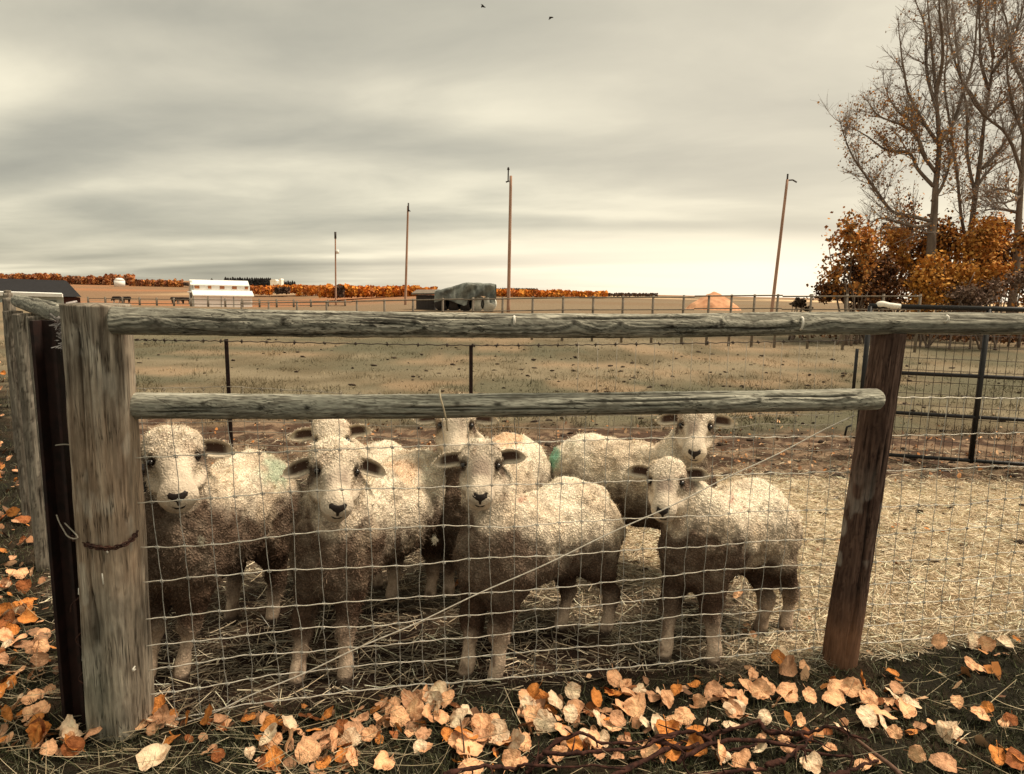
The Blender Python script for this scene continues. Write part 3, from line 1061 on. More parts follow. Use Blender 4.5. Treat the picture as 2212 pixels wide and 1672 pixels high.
# short wire ends looping between the steel post and the corner post
for n_, (pa, pb, pc) in enumerate((((172, 838), (158, 862), (160, 880)), ((120, 962), (140, 960), (160, 962)), ((172, 1290), (155, 1306), (152, 1322)),
                                   ((180, 1362), (164, 1382), (180, 1402)), ((184, 1445), (170, 1466), (180, 1476)))):
    MB().tube(bez([at(*pa, 2.0), at(*pb, 1.995), at(*pc, 1.99)], 12), 0.0022, 5).build('tie_wire', M['rust_chain'] if n_ != 1 else M['pale_wire'], st, True)

# side fence running back to the left: posts and a log rail
sf = thing('side_fence', (-2.3, 3.2, 0), 'grey log fence running back along the left edge', 'fence')
GREY = ((0.36, 0.32, 0.26), (0.20, 0.175, 0.14), (0.075, 0.06, 0.048))
for n_, (px, py, Y, rr_) in enumerate(((82, 684, 2.75, .040), (56, 678, 3.25, .056), (27, 672, 3.95, .050))):
    top = at(px, py, Y)
    xb = top[0] + 0.02
    wood_log('post', [(xb, Y, gz1(xb, Y) - .05), (lerp(xb, top[0], .5), Y, .65), top], (rr_ * 1.05, rr_), 160, 48, 90 + n_, GREY, [(.7, 4.6, .008)], M['postwood'], sf,
             checks=[(0.05, 0.95, 4.6, .006), (0.2, 0.98, 5.3, .004)])
for n_ in range(3):
    Y = 5.6 + 2.0 * n_
    x = -2.95 - (Y - 3.95) * 0.75
    wood_log('post', [(x, Y, -.05), (x, Y, .6), (x, Y, 1.3)], (.05, .045), 60, 16, 95 + n_, GREY, [], M['postwood'], sf)
r0, r1 = at(146, 683, 2.26), at(40, 650, 4.2)
wood_log('rail', [r0, (r0 + r1) / 2 + [0, 0, .0], r1], (0.036, 0.040), 200, 64, 97, RAIL, [(.2, 1.0, .01), (.5, 2.0, .01)], M['wood'], sf, checks=[(.05, .7, 1.2, .005)])
# old wool and plastic wrapped at the rail's near end
N = 300
c = at(163, 707, 2.0) + np.array([-.012, 0, 0])
rt = c + tw.normal(size=(N, 3)) * [.012, .012, .024]
props(blades('rag', rt, tw.normal(size=(N, 3)) + [0, 0, -1], 0.03, 0.006, np.tile([0.50, 0.46, 0.44], (N, 1)) * tw.uniform(.5, 1.0, (N, 1)), tw.normal(0, .6, N), 3, 14, M['fleece'], None, .6),
      'pale frayed rag tied between the corner post and the side rail', 'rag')

# ------------------------------------------------------------------ animals: implicit bodies turned into one continuous mesh
def unit(v):
    v = np.asarray(v, float)
    return v / (np.linalg.norm(v) + 1e-12)


class Body:
    """smooth union of tapered capsules and ellipsoids"""
    def __init__(self):
        self.p = []

    def cone(self, a, b, ra, rb, k=0.04, sub=False):
        self.p.append(('c', np.asarray(a, float), np.asarray(b, float), ra, rb, k, sub))

    def ell(self, c, rad, R=None, k=0.04, sub=False):
        self.p.append(('e', np.asarray(c, float), np.asarray(rad, float), np.eye(3) if R is None else np.asarray(R, float), 0, k, sub))

    def bounds(self, q):
        if q[0] == 'c':
            m = max(q[3], q[4])
            return np.minimum(q[1], q[2]) - m, np.maximum(q[1], q[2]) + m
        m = q[2].max()
        return q[1] - m, q[1] + m

    def dist(self, q, P):
        if q[0] == 'c':
            a, b = q[1], q[2]
            ab = b - a
            t = np.clip(((P - a) @ ab) / np.dot(ab, ab), 0, 1)
            return np.linalg.norm(P - a - t[..., None] * ab, axis=-1) - (q[3] + (q[4] - q[3]) * t)
        L = (P - q[1]) @ q[3].T
        k0 = np.linalg.norm(L / q[2], axis=-1)
        k1 = np.linalg.norm(L / q[2] ** 2, axis=-1) + 1e-9
        return k0 * (k0 - 1) / k1

    @staticmethod
    def blend(d, e, k, sub):
        if sub:
            h = np.clip(0.5 - 0.5 * (d + e) / k, 0, 1)
            return d + (-e - d) * h + k * h * (1 - h)
        h = np.clip(0.5 + 0.5 * (d - e) / k, 0, 1)
        return d + (e - d) * h - k * h * (1 - h)

    def field(self, P):
        d = np.full(P.shape[:-1], 1.0)
        for q in self.p:
            d = self.blend(d, self.dist(q, P), q[5], q[6])
        return d

    def mesh(self, ax):
        """surface nets on a rectilinear grid ax = (xs, ys, zs)"""
        D = np.full(tuple(len(a) for a in ax), 1.0)
        for q in self.p:
            lo, hi = self.bounds(q)
            m = q[5] + 0.03
            s = [slice(max(0, np.searchsorted(a, l - m) - 1), np.searchsorted(a, h + m) + 1) for a, l, h in zip(ax, lo, hi)]
            g = np.stack(np.meshgrid(*[a[i] for a, i in zip(ax, s)], indexing='ij'), -1)
            if g.size == 0:
                continue
            D[s[0], s[1], s[2]] = self.blend(D[s[0], s[1], s[2]], self.dist(q, g), q[5], q[6])
        X = np.stack(np.meshgrid(*ax, indexing='ij'), -1)
        ins = D < 0
        nx, ny, nz = D.shape
        cs = np.zeros((nx - 1, ny - 1, nz - 1), np.int8)
        corners = [(i, j, k) for i in (0, 1) for j in (0, 1) for k in (0, 1)]
        for (i, j, k) in corners:
            cs += ins[i:nx - 1 + i, j:ny - 1 + j, k:nz - 1 + k]
        act = (cs > 0) & (cs < 8)
        idx = np.argwhere(act)
        vid = np.full(act.shape, -1, np.int64)
        vid[act] = np.arange(len(idx))
        acc = np.zeros((len(idx), 3))
        cnt = np.zeros(len(idx))
        for a in corners:
            for axd in range(3):
                if a[axd]:
                    continue
                bb = list(a)
                bb[axd] = 1
                ia = idx + np.array(a)
                ib = idx + np.array(bb)
                da = D[ia[:, 0], ia[:, 1], ia[:, 2]]
                db = D[ib[:, 0], ib[:, 1], ib[:, 2]]
                cr = (da < 0) != (db < 0)
                t = np.where(cr, da / np.where(cr, da - db, 1), 0)
                pa = X[ia[:, 0], ia[:, 1], ia[:, 2]]
                pb = X[ib[:, 0], ib[:, 1], ib[:, 2]]
                acc += np.where(cr[:, None], pa + (pb - pa) * t[:, None], 0)
                cnt += cr
        V = acc / cnt[:, None]
        Q = []
        for axd in range(3):
            sl0 = [slice(1, n - 1) for n in D.shape]
            sl0[axd] = slice(0, D.shape[axd] - 1)
            sl1 = list(sl0)
            sl1[axd] = slice(1, D.shape[axd])
            A, B = ins[tuple(sl0)], ins[tuple(sl1)]
            e = np.argwhere(A != B)
            flip = A[tuple(e.T)]
            off = [1, 1, 1]
            off[axd] = 0
            e = e + np.array(off)
            u, v = [(1, 2), (2, 0), (0, 1)][axd]
            du, dv = np.zeros(3, int), np.zeros(3, int)
            du[u] = 1
            dv[v] = 1
            quad = np.stack([vid[tuple((e - du - dv).T)], vid[tuple((e - dv).T)], vid[tuple(e.T)], vid[tuple((e - du).T)]], 1)
            quad[~flip] = quad[~flip][:, ::-1]
            Q.append(quad)
        return V, np.concatenate(Q)

    def normal(self, P, h=0.004):
        g = [self.field(P + np.eye(3)[i] * h) - self.field(P - np.eye(3)[i] * h) for i in range(3)]
        g = np.stack(g, -1)
        return g / (np.linalg.norm(g, axis=-1)[..., None] + 1e-9)

    def project(self, P, d, n=24):
        """march points along direction d until they meet the skin"""
        P = P.copy()
        for _ in range(n):
            P = P + d * (self.field(P) * 0.8)[:, None]
        return P


def fine_axis(lo, hi, f0, f1, coarse, fine):
    a, v = [], lo
    while v < hi:
        a.append(v)
        v += fine if f0 <= v <= f1 else coarse
    return np.array(a)


WOOL = np.array([0.80, 0.70, 0.545])


def ear(parent, base, out, fwd, L, W, droop, seed, dark=(0.095, 0.058, 0.044)):
    """leaf-shaped cupped ear: pale woolly back and rim, dark hollow"""
    nu, nv = 14, 11
    out, fwd = unit(out), unit(fwd)
    across = unit(np.cross(out, fwd))
    V, C = [], []
    for side in (0, 1):
        for i in range(nu):
            u = i / (nu - 1)
            w = W * 0.5 * (max(u, .02) ** 0.62 * max(1 - u, 0.0) ** 0.62 * 2.1 + 0.16 * (1 - u) * (u < .3))
            for j in range(nv):
                v = -1 + 2 * j / (nv - 1)
                cup = (1 - v * v) * w * 0.75
                p = base + out * L * u - fwd * cup + across * v * w + np.array([0, 0, -droop * L * u * u])
                if side:
                    p = p - fwd * (0.006 * (1 - u * .5) * math.sqrt(max(0, 1 - v * v)) + 0.0015)
                V.append(p)
                inner = (1 - side) * float(sstep(0.78, 0.45, abs(v)) * sstep(0.90, 0.72, u))  # hollow darkened: brown ear hair plus shade painted into the colour
                C.append(lerp(WOOL * 0.95, np.array(dark), inner))
    F = []
    o = nu * nv
    for s in (0, 1):
        for i in range(nu - 1):
            for j in range(nv - 1):
                a = s * o + i * nv + j
                q = (a, a + 1, a + nv + 1, a + nv)
                F.append(q if s else q[::-1])
    for i in range(nu - 1):
        for j in (0, nv - 1):
            a = i * nv + j
            q = (a, a + nv, a + nv + o, a + o)
            F.append(q if j else q[::-1])
    b = MB()
    b.add(V, F, np.array(C))
    e = b.build('ear', M['ear'], parent, True)
    # fuzz on the rim and the back
    r = np.random.default_rng(seed)
    Va = np.array(V)
    idx = [i * nv + j for i in range(1, nu) for j in (0, 1, nv - 2, nv - 1)] + [o + i * nv + j for i in range(nu) for j in range(nv)]
    pick = r.choice(idx, 420)
    rt = Va[pick] + r.normal(size=(420, 3)) * 0.002
    dd = out * 0.7 - fwd * 0.4 + r.normal(size=(420, 3)) * 0.7
    f = blades('ear_fuzz', rt, dd, r.uniform(.006, .013, 420), .0016, np.tile(WOOL, (420, 1)) * r.uniform(.75, 1.15, (420, 1)), r.normal(0, .5, 420), 2, seed, M['fleece'], None, .4)
    f.parent = e
    f.matrix_parent_inverse = Matrix.Identity(4)
    return e


def patch(body, name, center, right, down, look, outline, off, mat, parent, rings=4):
    """a small raised patch (nose, mouth) laid on the skin; outline in metres (right, down)"""
    O = np.array(outline)
    P = [(0, 0)] + [tuple(O[i] * (k / rings)) for k in range(1, rings + 1) for i in range(len(O))]
    cen = O.mean(0)
    n = len(O)
    P = [tuple(cen)] + [tuple(cen + (O[i] - cen) * (k / rings)) for k in range(1, rings + 1) for i in range(n)]
    Q = np.array([center + right * p[0] + down * p[1] - look * 0.05 for p in P])
    S = body.project(Q, look)
    N = body.normal(S)
    lift = np.array([off] * (1 + n * (rings - 1)) + [-off * 0.6] * n)
    S = S + N * lift[:, None]
    F = [(0, 1 + (i + 1) % n, 1 + i) for i in range(n)]
    for k in range(rings - 1):
        a, b_ = 1 + k * n, 1 + (k + 1) * n
        F += [(a + i, a + (i + 1) % n, b_ + (i + 1) % n, b_ + i) for i in range(n)]
    b = MB()
    b.add(S, F)
    return b.build(name, mat, parent, True)


def make_sheep(label, front, back, zb, eye, az, pitch, hs, seed, depth=0.40, wide=0.36, legs=None, marks=(), ears=((0.1, 0.0), (0.1, 0.0)), dirt=0.5, n_wool=15000,  # dirt sets grime plus painted-in shade on lower fleece and chest
               roll=0.0, curly=0.02, rump=1.0, face_grey=0.0, hwf=1.0, mzl=1.0, stance=0.085, neck_r=1.0, fine=0.0052):
    """front/back: ground points (x, y) midway between the fore / hind feet; zb: height of the back;
    eye: point between the eyes; az: heading of the face (0 = at the camera), pitch below level"""
    r = np.random.default_rng(seed)
    F2, B2 = np.array(front, float), np.array(back, float)
    fw = np.array([*(unit(F2 - B2)), 0.0])
    sd = np.array([fw[1], -fw[0], 0.0])                      # the animal's right
    up = np.array([0, 0, 1.0])
    zf, zk = gz1(*F2), gz1(*B2)
    cz = zb - depth * 0.5
    A = np.array([F2[0], F2[1], cz]) - fw * 0.07
    Bk = np.array([B2[0], B2[1], cz + 0.01])
    R = np.stack([fw, sd, up])                               # rows = local axes
    body = Body()
    L = np.linalg.norm(F2 - B2)
    mid = (A + Bk) / 2
    hw, hd = wide / 2, depth / 2
    body.ell(mid - up * 0.015, (L * 0.5 + 0.16, hw, hd * 0.98), R, 0.06)
    body.ell(Bk + fw * 0.02 + up * 0.0, (0.20, hw * 0.98 * rump, hd * 0.95), R, 0.08)
    body.ell(A + fw * 0.01 - up * 0.02, (0.15, hw * 0.84, hd * 0.96), R, 0.08)
    body.ell(A + fw * 0.075 - up * 0.06, (0.10, hw * 0.62, hd * 0.74), R, 0.08)
    # legs
    if legs is None:
        legs = [(F2 + sd[:2] * stance), (F2 - sd[:2] * stance), (B2 + sd[:2] * stance), (B2 - sd[:2] * stance)]
    for i, ft in enumerate(legs):
        ft = np.array(ft, float)
        g = gz1(*ft) - 0.012
        f3 = np.array([ft[0], ft[1], g])
        s = sd * (stance * 0.95 if i in (0, 2) else -stance * 0.95)
        if i < 2:
            sh = A + s + fw * 0.05 - up * hd * 0.45
            kn = lerp(sh, f3, 0.55) + fw * 0.012
            kn[2] = g + (zb - depth - g) * 0.62 + 0.02
            body.cone(sh, kn, 0.080, 0.037, 0.05)
            body.cone(kn, f3 + up * 0.07, 0.032, 0.0225, 0.03)
            body.ell(kn, (0.034, 0.034, 0.045), None, 0.02)
            body.cone(f3 + up * 0.07, f3 + up * 0.02 + fw * 0.014, 0.026, 0.030, 0.02)
        else:
            hp = Bk + s * 1.1 - fw * 0.02 - up * hd * 0.3
            kn = hp * 0.5 + np.array([*ft, 0]) * 0.5 + fw * 0.025
            kn[2] = g + (zb - depth - g) * 0.95 + 0.05
            hk = np.array([ft[0], ft[1], g + (zb - depth - g) * 0.62]) - fw * 0.028
            body.cone(hp, kn, 0.125, 0.075, 0.06)
            body.cone(kn, hk, 0.060, 0.032, 0.04)
            body.cone(hk, f3 + up * 0.06, 0.030, 0.0225, 0.025)
            body.cone(f3 + up * 0.06, f3 + up * 0.02 + fw * 0.014, 0.026, 0.030, 0.02)
    tl = Bk - fw * 0.19 + up * hd * 0.45
    body.cone(tl + fw * 0.05, tl - fw * 0.02 - up * 0.12, 0.045, 0.026, 0.04)
    # head frame
    E = np.asarray(eye, float)
    az = az + math.atan2(-E[0], E[1])                        # az is measured from straight at the camera
    flat = np.array([math.sin(az), -math.cos(az), 0.0])
    ax = unit(flat * math.cos(pitch) - up * math.sin(pitch))
    nn = unit(flat * math.sin(pitch) + up * math.cos(pitch))
    rt = np.cross(nn, ax)                                    # picture-right for a head that faces us is -rt or rt
    if rt[0] < 0:
        rt = -rt
    if roll:
        c_, s_ = math.cos(roll), math.sin(roll)
        rt, nn = rt * c_ + nn * s_, nn * c_ - rt * s_
    O = E - ax * 0.070 * hs - nn * 0.028 * hs
    RH = np.stack([rt, ax, nn])
    h = hs

    def hp_(a, n, l=0.0):
        return O + ax * a * h + nn * n * h + rt * l * h
    # neck
    nb = A + up * hd * 0.30
    ne = hp_(-0.012, -0.050)
    body.cone(nb, lerp(nb, ne, 0.55) - up * 0.015, 0.140 * neck_r, 0.098 * neck_r, 0.07)
    body.cone(lerp(nb, ne, 0.5), ne, 0.104 * neck_r, 0.070 * neck_r, 0.05)
    # head
    body.ell(hp_(0.045, -0.004), np.array([0.068 * hwf, 0.072, 0.062]) * h, RH, 0.03 * h)
    body.cone(hp_(0.05, -0.002), hp_(0.165, -0.014), 0.059 * h, 0.043 * h, 0.03 * h)
    body.ell(hp_(0.188, -0.018), np.array([0.049 * mzl, 0.036, 0.039 * mzl]) * h, RH, 0.02 * h)
    body.cone(hp_(0.05, -0.050), hp_(0.168, -0.042), 0.042 * h, 0.033 * h, 0.03 * h)
    body.ell(hp_(0.184, -0.050), np.array([0.037, 0.028, 0.023]) * h, RH, 0.012 * h)
    for s in (-1, 1):
        body.ell(hp_(0.085, -0.040, 0.046 * s), np.array([0.028 * hwf ** 3, 0.050, 0.036]) * h, RH, 0.03 * h)
        body.ell(hp_(0.050, 0.028, 0.044 * s), np.array([0.026, 0.028, 0.022]) * h, RH, 0.02 * h)
        body.ell(hp_(0.128, -0.002, 0.066 * s), np.array([0.018, 0.034, 0.026]) * h, RH, 0.02 * h, True)
        body.ell(hp_(0.076, 0.030, 0.064 * s), np.array([0.013, 0.017, 0.013]) * h, RH, 0.014 * h, True)
        body.ell(hp_(0.205, 0.000, 0.017 * s), np.array([0.006, 0.006, 0.010]) * h, RH, 0.006 * h, True)
    body.ell(hp_(-0.005, 0.016), np.array([0.072 * hwf * hwf, 0.056, 0.050 * hwf]) * h, RH, 0.035 * h)
    # grid, finer at the head
    los, his = zip(*[body.bounds(q) for q in body.p])
    lo, hi = np.min(los, 0) - 0.03, np.max(his, 0) + 0.03
    c0, c1 = E - 0.20 * h, E + 0.20 * h
    axs = [fine_axis(lo[i], hi[i], c0[i], c1[i], 0.0115, fine) for i in range(3)]
    V, Q = body.mesh(axs)
    N = body.normal(V)
    # masks
    la = (V - O) @ ax / h
    lb = np.linalg.norm(np.cross(V - O, ax), axis=1) / h
    headm = sstep(-0.03, 0.02, la) * sstep(0.135, 0.105, lb)
    facem = sstep(0.095, 0.150, la + 0.05 * np.maximum(0, (N @ nn))) * headm * sstep(0.10, 0.08, lb)
    legh = zb - depth
    legm = sstep(legh * 0.85, legh * 0.55, V[:, 2]) * (1 - headm)
    woolm = (1 - facem) * (1 - sstep(legh * 0.45, legh * 0.25, V[:, 2]))
    # lumpy fleece
    V2 = V + N * (((fbm(V, 26.0, 3, seed) - 0.5) * 0.026 + (fbm(V, 9.0, 2, seed + 1) - 0.5) * 0.030) * woolm * (1 - 0.55 * headm))[:, None]
    # colour: cream fleece, grubby in patches, dirt and painted shade lower down, short pale face hair
    n1, n2, n3 = fbm(V, 6.0, 4, seed + 2), fbm(V, 22.0, 4, seed + 3), fbm(V, 60.0, 2, seed + 4)
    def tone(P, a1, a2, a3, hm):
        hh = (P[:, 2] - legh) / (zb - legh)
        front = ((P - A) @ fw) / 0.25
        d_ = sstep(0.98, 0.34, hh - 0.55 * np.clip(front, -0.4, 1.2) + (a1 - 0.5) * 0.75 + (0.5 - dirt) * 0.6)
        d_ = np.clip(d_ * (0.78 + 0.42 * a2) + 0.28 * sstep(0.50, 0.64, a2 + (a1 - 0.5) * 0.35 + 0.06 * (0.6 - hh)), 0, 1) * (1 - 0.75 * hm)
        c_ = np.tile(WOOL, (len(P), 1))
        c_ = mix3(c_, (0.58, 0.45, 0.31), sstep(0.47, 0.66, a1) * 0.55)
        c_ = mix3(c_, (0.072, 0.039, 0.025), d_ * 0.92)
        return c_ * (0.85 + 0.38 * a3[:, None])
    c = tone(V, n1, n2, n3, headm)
    c = mix3(c, np.array([0.66, 0.56, 0.43]) * (0.42 + 1.1 * n2[:, None]) * (1 - 0.35 * face_grey), headm * 0.8)
    c = mix3(c, (0.30, 0.215, 0.155), headm * sstep(0.54, 0.66, n2 + 0.3 * (n1 - .5)) * 0.55)
    c = mix3(c, np.array([0.66, 0.565, 0.44]) * (0.45 + 1.0 * n2[:, None]), facem * 0.85)
    c = mix3(c, (0.30, 0.235, 0.185), facem * sstep(0.045, 0.02, np.abs((V - O) @ rt) / h) * sstep(0.155, 0.13, la) * sstep(0.46, 0.60, n1 + face_grey * .3) * 0.9)
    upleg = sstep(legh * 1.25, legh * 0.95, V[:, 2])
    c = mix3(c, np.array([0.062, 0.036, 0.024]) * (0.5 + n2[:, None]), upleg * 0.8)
    lowleg = sstep(legh * 0.82, legh * 0.20, V[:, 2] + (n1 - .5) * .22 + (n2 - .5) * .10)
    c = mix3(c, np.array([0.60, 0.46, 0.34]) * (0.4 + 1.1 * n2[:, None]), lowleg)
    c = mix3(c, np.array([0.10, 0.062, 0.042]), sstep(0.52, 0.66, n2 + 0.1 * (n1 - .5)) * lowleg * 0.8)
    hoof = sstep(0.035, 0.02, V[:, 2])
    c = mix3(c, np.array([0.09, 0.065, 0.05]), hoof)
    for s in (-1, 1):                                        # dark skin round the eyes, dark patches below the ears
        e_ = hp_(0.078, 0.022, 0.062 * s)
        de = np.linalg.norm((V - e_), axis=1) / h
        c = mix3(c, (0.075, 0.048, 0.036), sstep(0.026, 0.014, de) * 0.9)
        e2 = hp_(0.055, -0.01, 0.078 * s)
        c = mix3(c, (0.11, 0.07, 0.05), sstep(0.042, 0.022, np.linalg.norm((V - e2), axis=1) / h + (n2 - .5) * 0.03) * 0.85)
    for (mp, mr, mc, ms) in marks:
        dm = np.linalg.norm((V - np.asarray(mp)) / np.asarray(mr), axis=1)
        c = mix3(c, mc, sstep(1.0, 0.55, dm + (n2 - 0.5) * 1.0) * ms)
    root = thing('sheep', (*(F2 + B2) / 2, 0), label, 'sheep', 'sheep crowding behind the wire netting')
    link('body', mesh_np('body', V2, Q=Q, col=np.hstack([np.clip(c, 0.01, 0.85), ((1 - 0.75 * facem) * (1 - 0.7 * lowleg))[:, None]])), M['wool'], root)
    # wool locks
    tri = np.concatenate([Q[:, [0, 1, 2]], Q[:, [0, 2, 3]]])
    e1, e2 = V2[tri[:, 1]] - V2[tri[:, 0]], V2[tri[:, 2]] - V2[tri[:, 0]]
    wgt = np.linalg.norm(np.cross(e1, e2), axis=1) * (woolm[tri].mean(1) + 0.03 * (1 - facem[tri].mean(1))) * (1 + 2.0 * headm[tri].mean(1))
    camside = (N[tri[:, 0]] @ np.array([0, -0.85, 0.5])) > -0.45
    wgt = wgt * np.where(camside, 1, 0.25)
    ti = r.choice(len(tri), n_wool, p=wgt / wgt.sum())
    u, v = r.random(n_wool), r.random(n_wool)
    fl = u + v > 1
    u[fl], v[fl] = 1 - u[fl], 1 - v[fl]
    P = V2[tri[ti, 0]] + e1[ti] * u[:, None] + e2[ti] * v[:, None]
    nrm = N[tri[ti, 0]]
    hm = headm[tri[ti, 0]]
    # neighbouring fibres lean the same way: clumps
    cl_ = np.stack([vnoise(P, 55.0, seed + 20 + i) - 0.5 for i in range(3)], 1)
    dd = nrm * 0.75 + cl_ * 1.9 + r.normal(size=P.shape) * 0.35 + np.array([0, 0, -0.30])
    ln = r.uniform(0.6, 1.25, n_wool) * curly * (1 - 0.25 * hm) * (0.75 + 0.6 * vnoise(P, 38.0, seed + 30))
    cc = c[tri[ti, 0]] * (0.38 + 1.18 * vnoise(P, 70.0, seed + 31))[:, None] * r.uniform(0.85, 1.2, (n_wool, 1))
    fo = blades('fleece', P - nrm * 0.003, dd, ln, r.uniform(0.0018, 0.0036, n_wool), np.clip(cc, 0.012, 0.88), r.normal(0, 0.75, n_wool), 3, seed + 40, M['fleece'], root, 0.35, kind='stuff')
    # face parts
    for s in (-1, 1):
        p = hp_(0.0775, 0.0215, 0.0605 * s)
        b = MB()
        th = np.linspace(0, math.pi, 9)
        ring = []
        for t_ in th:
            for q_ in np.linspace(0, 2 * math.pi, 13)[:-1]:
                dv = rt * math.sin(t_) * math.cos(q_) * 0.0105 + ax * math.sin(t_) * math.sin(q_) * 0.0115 + nn * math.cos(t_) * 0.0105
                ring.append(p + dv * h)
        Fq = [(i * 12 + j, i * 12 + (j + 1) % 12, (i + 1) * 12 + (j + 1) % 12, (i + 1) * 12 + j) for i in range(8) for j in range(12)]
        b.add(ring, Fq)
        b.build('eye', M['eye'], root, True)
        lift, back_ = ears[0 if s < 0 else 1]
        eo = rt * s * math.cos(lift) + (unit(up * 0.8 + nn * 0.2)) * math.sin(lift) - flat * back_
        ear(root, hp_(0.020, 0.004, 0.052 * s), eo, unit(flat + nn * 0.25 - up * 0.15), 0.114 * h, 0.064 * h, 0.20, seed + 60 + s)
    look = unit(-(ax * 0.75 + nn * 0.65))
    dn = unit(ax - look * np.dot(ax, look))
    dn = unit(-nn * 0.75 + ax * 0.65)
    nose = [(-.0225, -.012), (-.016, -.0165), (-.008, -.0125), (0, -.0115), (.008, -.0125), (.016, -.0165), (.0225, -.012), (.0205, -.003), (.012, .004), (.0045, .009), (.0030, .019),
            (-.0030, .019), (-.0045, .009), (-.012, .004), (-.0205, -.003)]
    nose = [(a * h * 1.28, b_ * h * 1.22) for a, b_ in nose]
    patch(body, 'nose', hp_(0.203, -0.013), rt, dn, look, nose, 0.0014, M['nose'], root)
    mouth = [(-.027, -.001), (-.018, .0065), (-.009, .0095), (0, .0085), (.009, .0095), (.018, .0065), (.026, .0), (.018, .0095), (.009, .0130), (0, .0125), (-.009, .0130), (-.018, .0095)]
    patch(body, 'mouth', hp_(0.203, -0.037), rt, dn, look, [(a * h, b_ * h) for a, b_ in mouth], 0.0008, M['nose'], root, 2)
    return root


GREEN, RED, ORANGE = (0.10, 0.40, 0.28), (0.36, 0.07, 0.045), (0.68, 0.40, 0.22)


def g2(px, py):
    p = gnd(px, py)
    return p[:2]


DY = 0.065
DB = np.array([0.0, 0.06])


def f2(px, py, dy=DY):
    p = gnd(px, py)[:2]
    return np.array([p[0] * (1 + dy / p[1]), p[1] + dy])


# leftmost: a large ewe, half hidden by the corner post
lf = [f2(325, 1506, .10), f2(398, 1500, .10)]
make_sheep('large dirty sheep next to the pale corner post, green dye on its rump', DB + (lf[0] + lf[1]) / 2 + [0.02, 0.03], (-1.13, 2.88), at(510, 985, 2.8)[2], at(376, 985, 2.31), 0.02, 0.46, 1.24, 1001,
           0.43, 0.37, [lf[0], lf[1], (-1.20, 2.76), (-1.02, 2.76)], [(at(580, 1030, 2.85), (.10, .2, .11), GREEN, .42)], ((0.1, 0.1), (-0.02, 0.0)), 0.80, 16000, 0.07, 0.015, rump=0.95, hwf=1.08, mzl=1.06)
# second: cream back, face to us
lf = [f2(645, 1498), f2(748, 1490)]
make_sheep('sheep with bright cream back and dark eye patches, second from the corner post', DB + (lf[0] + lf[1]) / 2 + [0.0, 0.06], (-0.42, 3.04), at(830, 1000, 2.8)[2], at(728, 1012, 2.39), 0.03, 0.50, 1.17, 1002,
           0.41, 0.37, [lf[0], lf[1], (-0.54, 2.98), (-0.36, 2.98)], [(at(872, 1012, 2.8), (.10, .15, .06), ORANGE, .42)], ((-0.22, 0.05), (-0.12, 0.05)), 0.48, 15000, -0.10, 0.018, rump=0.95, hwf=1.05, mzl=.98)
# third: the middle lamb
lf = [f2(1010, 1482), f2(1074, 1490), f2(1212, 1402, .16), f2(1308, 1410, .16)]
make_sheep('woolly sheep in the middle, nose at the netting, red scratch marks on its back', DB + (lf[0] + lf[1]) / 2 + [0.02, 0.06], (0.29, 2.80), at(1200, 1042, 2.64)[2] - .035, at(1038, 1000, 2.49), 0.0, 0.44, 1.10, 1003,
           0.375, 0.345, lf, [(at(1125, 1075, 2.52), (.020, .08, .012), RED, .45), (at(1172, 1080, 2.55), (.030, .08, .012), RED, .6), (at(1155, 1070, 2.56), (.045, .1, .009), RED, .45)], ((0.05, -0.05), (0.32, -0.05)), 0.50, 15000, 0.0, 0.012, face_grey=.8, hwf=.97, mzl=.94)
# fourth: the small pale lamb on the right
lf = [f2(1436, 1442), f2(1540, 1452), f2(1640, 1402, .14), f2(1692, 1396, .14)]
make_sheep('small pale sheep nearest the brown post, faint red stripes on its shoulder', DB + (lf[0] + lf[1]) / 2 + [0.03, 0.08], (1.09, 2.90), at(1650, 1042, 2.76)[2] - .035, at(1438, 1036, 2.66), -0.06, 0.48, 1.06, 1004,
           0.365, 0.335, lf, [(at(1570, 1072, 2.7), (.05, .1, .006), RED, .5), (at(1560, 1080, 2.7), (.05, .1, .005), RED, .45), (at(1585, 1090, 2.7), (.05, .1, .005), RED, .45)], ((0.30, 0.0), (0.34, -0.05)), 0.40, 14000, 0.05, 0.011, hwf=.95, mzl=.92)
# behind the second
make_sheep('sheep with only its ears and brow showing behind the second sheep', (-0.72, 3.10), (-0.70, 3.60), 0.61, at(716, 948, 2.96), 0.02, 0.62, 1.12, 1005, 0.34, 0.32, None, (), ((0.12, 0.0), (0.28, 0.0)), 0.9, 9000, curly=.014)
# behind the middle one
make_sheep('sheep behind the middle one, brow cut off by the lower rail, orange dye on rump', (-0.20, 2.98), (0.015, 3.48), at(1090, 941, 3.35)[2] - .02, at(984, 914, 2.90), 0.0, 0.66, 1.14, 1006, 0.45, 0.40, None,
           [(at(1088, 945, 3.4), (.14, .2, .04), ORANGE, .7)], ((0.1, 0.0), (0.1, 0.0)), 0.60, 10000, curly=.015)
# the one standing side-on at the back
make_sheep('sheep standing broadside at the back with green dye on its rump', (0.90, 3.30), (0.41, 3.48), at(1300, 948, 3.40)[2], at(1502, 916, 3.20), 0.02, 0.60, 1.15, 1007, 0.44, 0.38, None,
           [(at(1185, 985, 3.45), (.09, .2, .09), GREEN, .8)], ((0.05, 0.0), (0.15, 0.0)), 0.60, 10000, curly=.015)

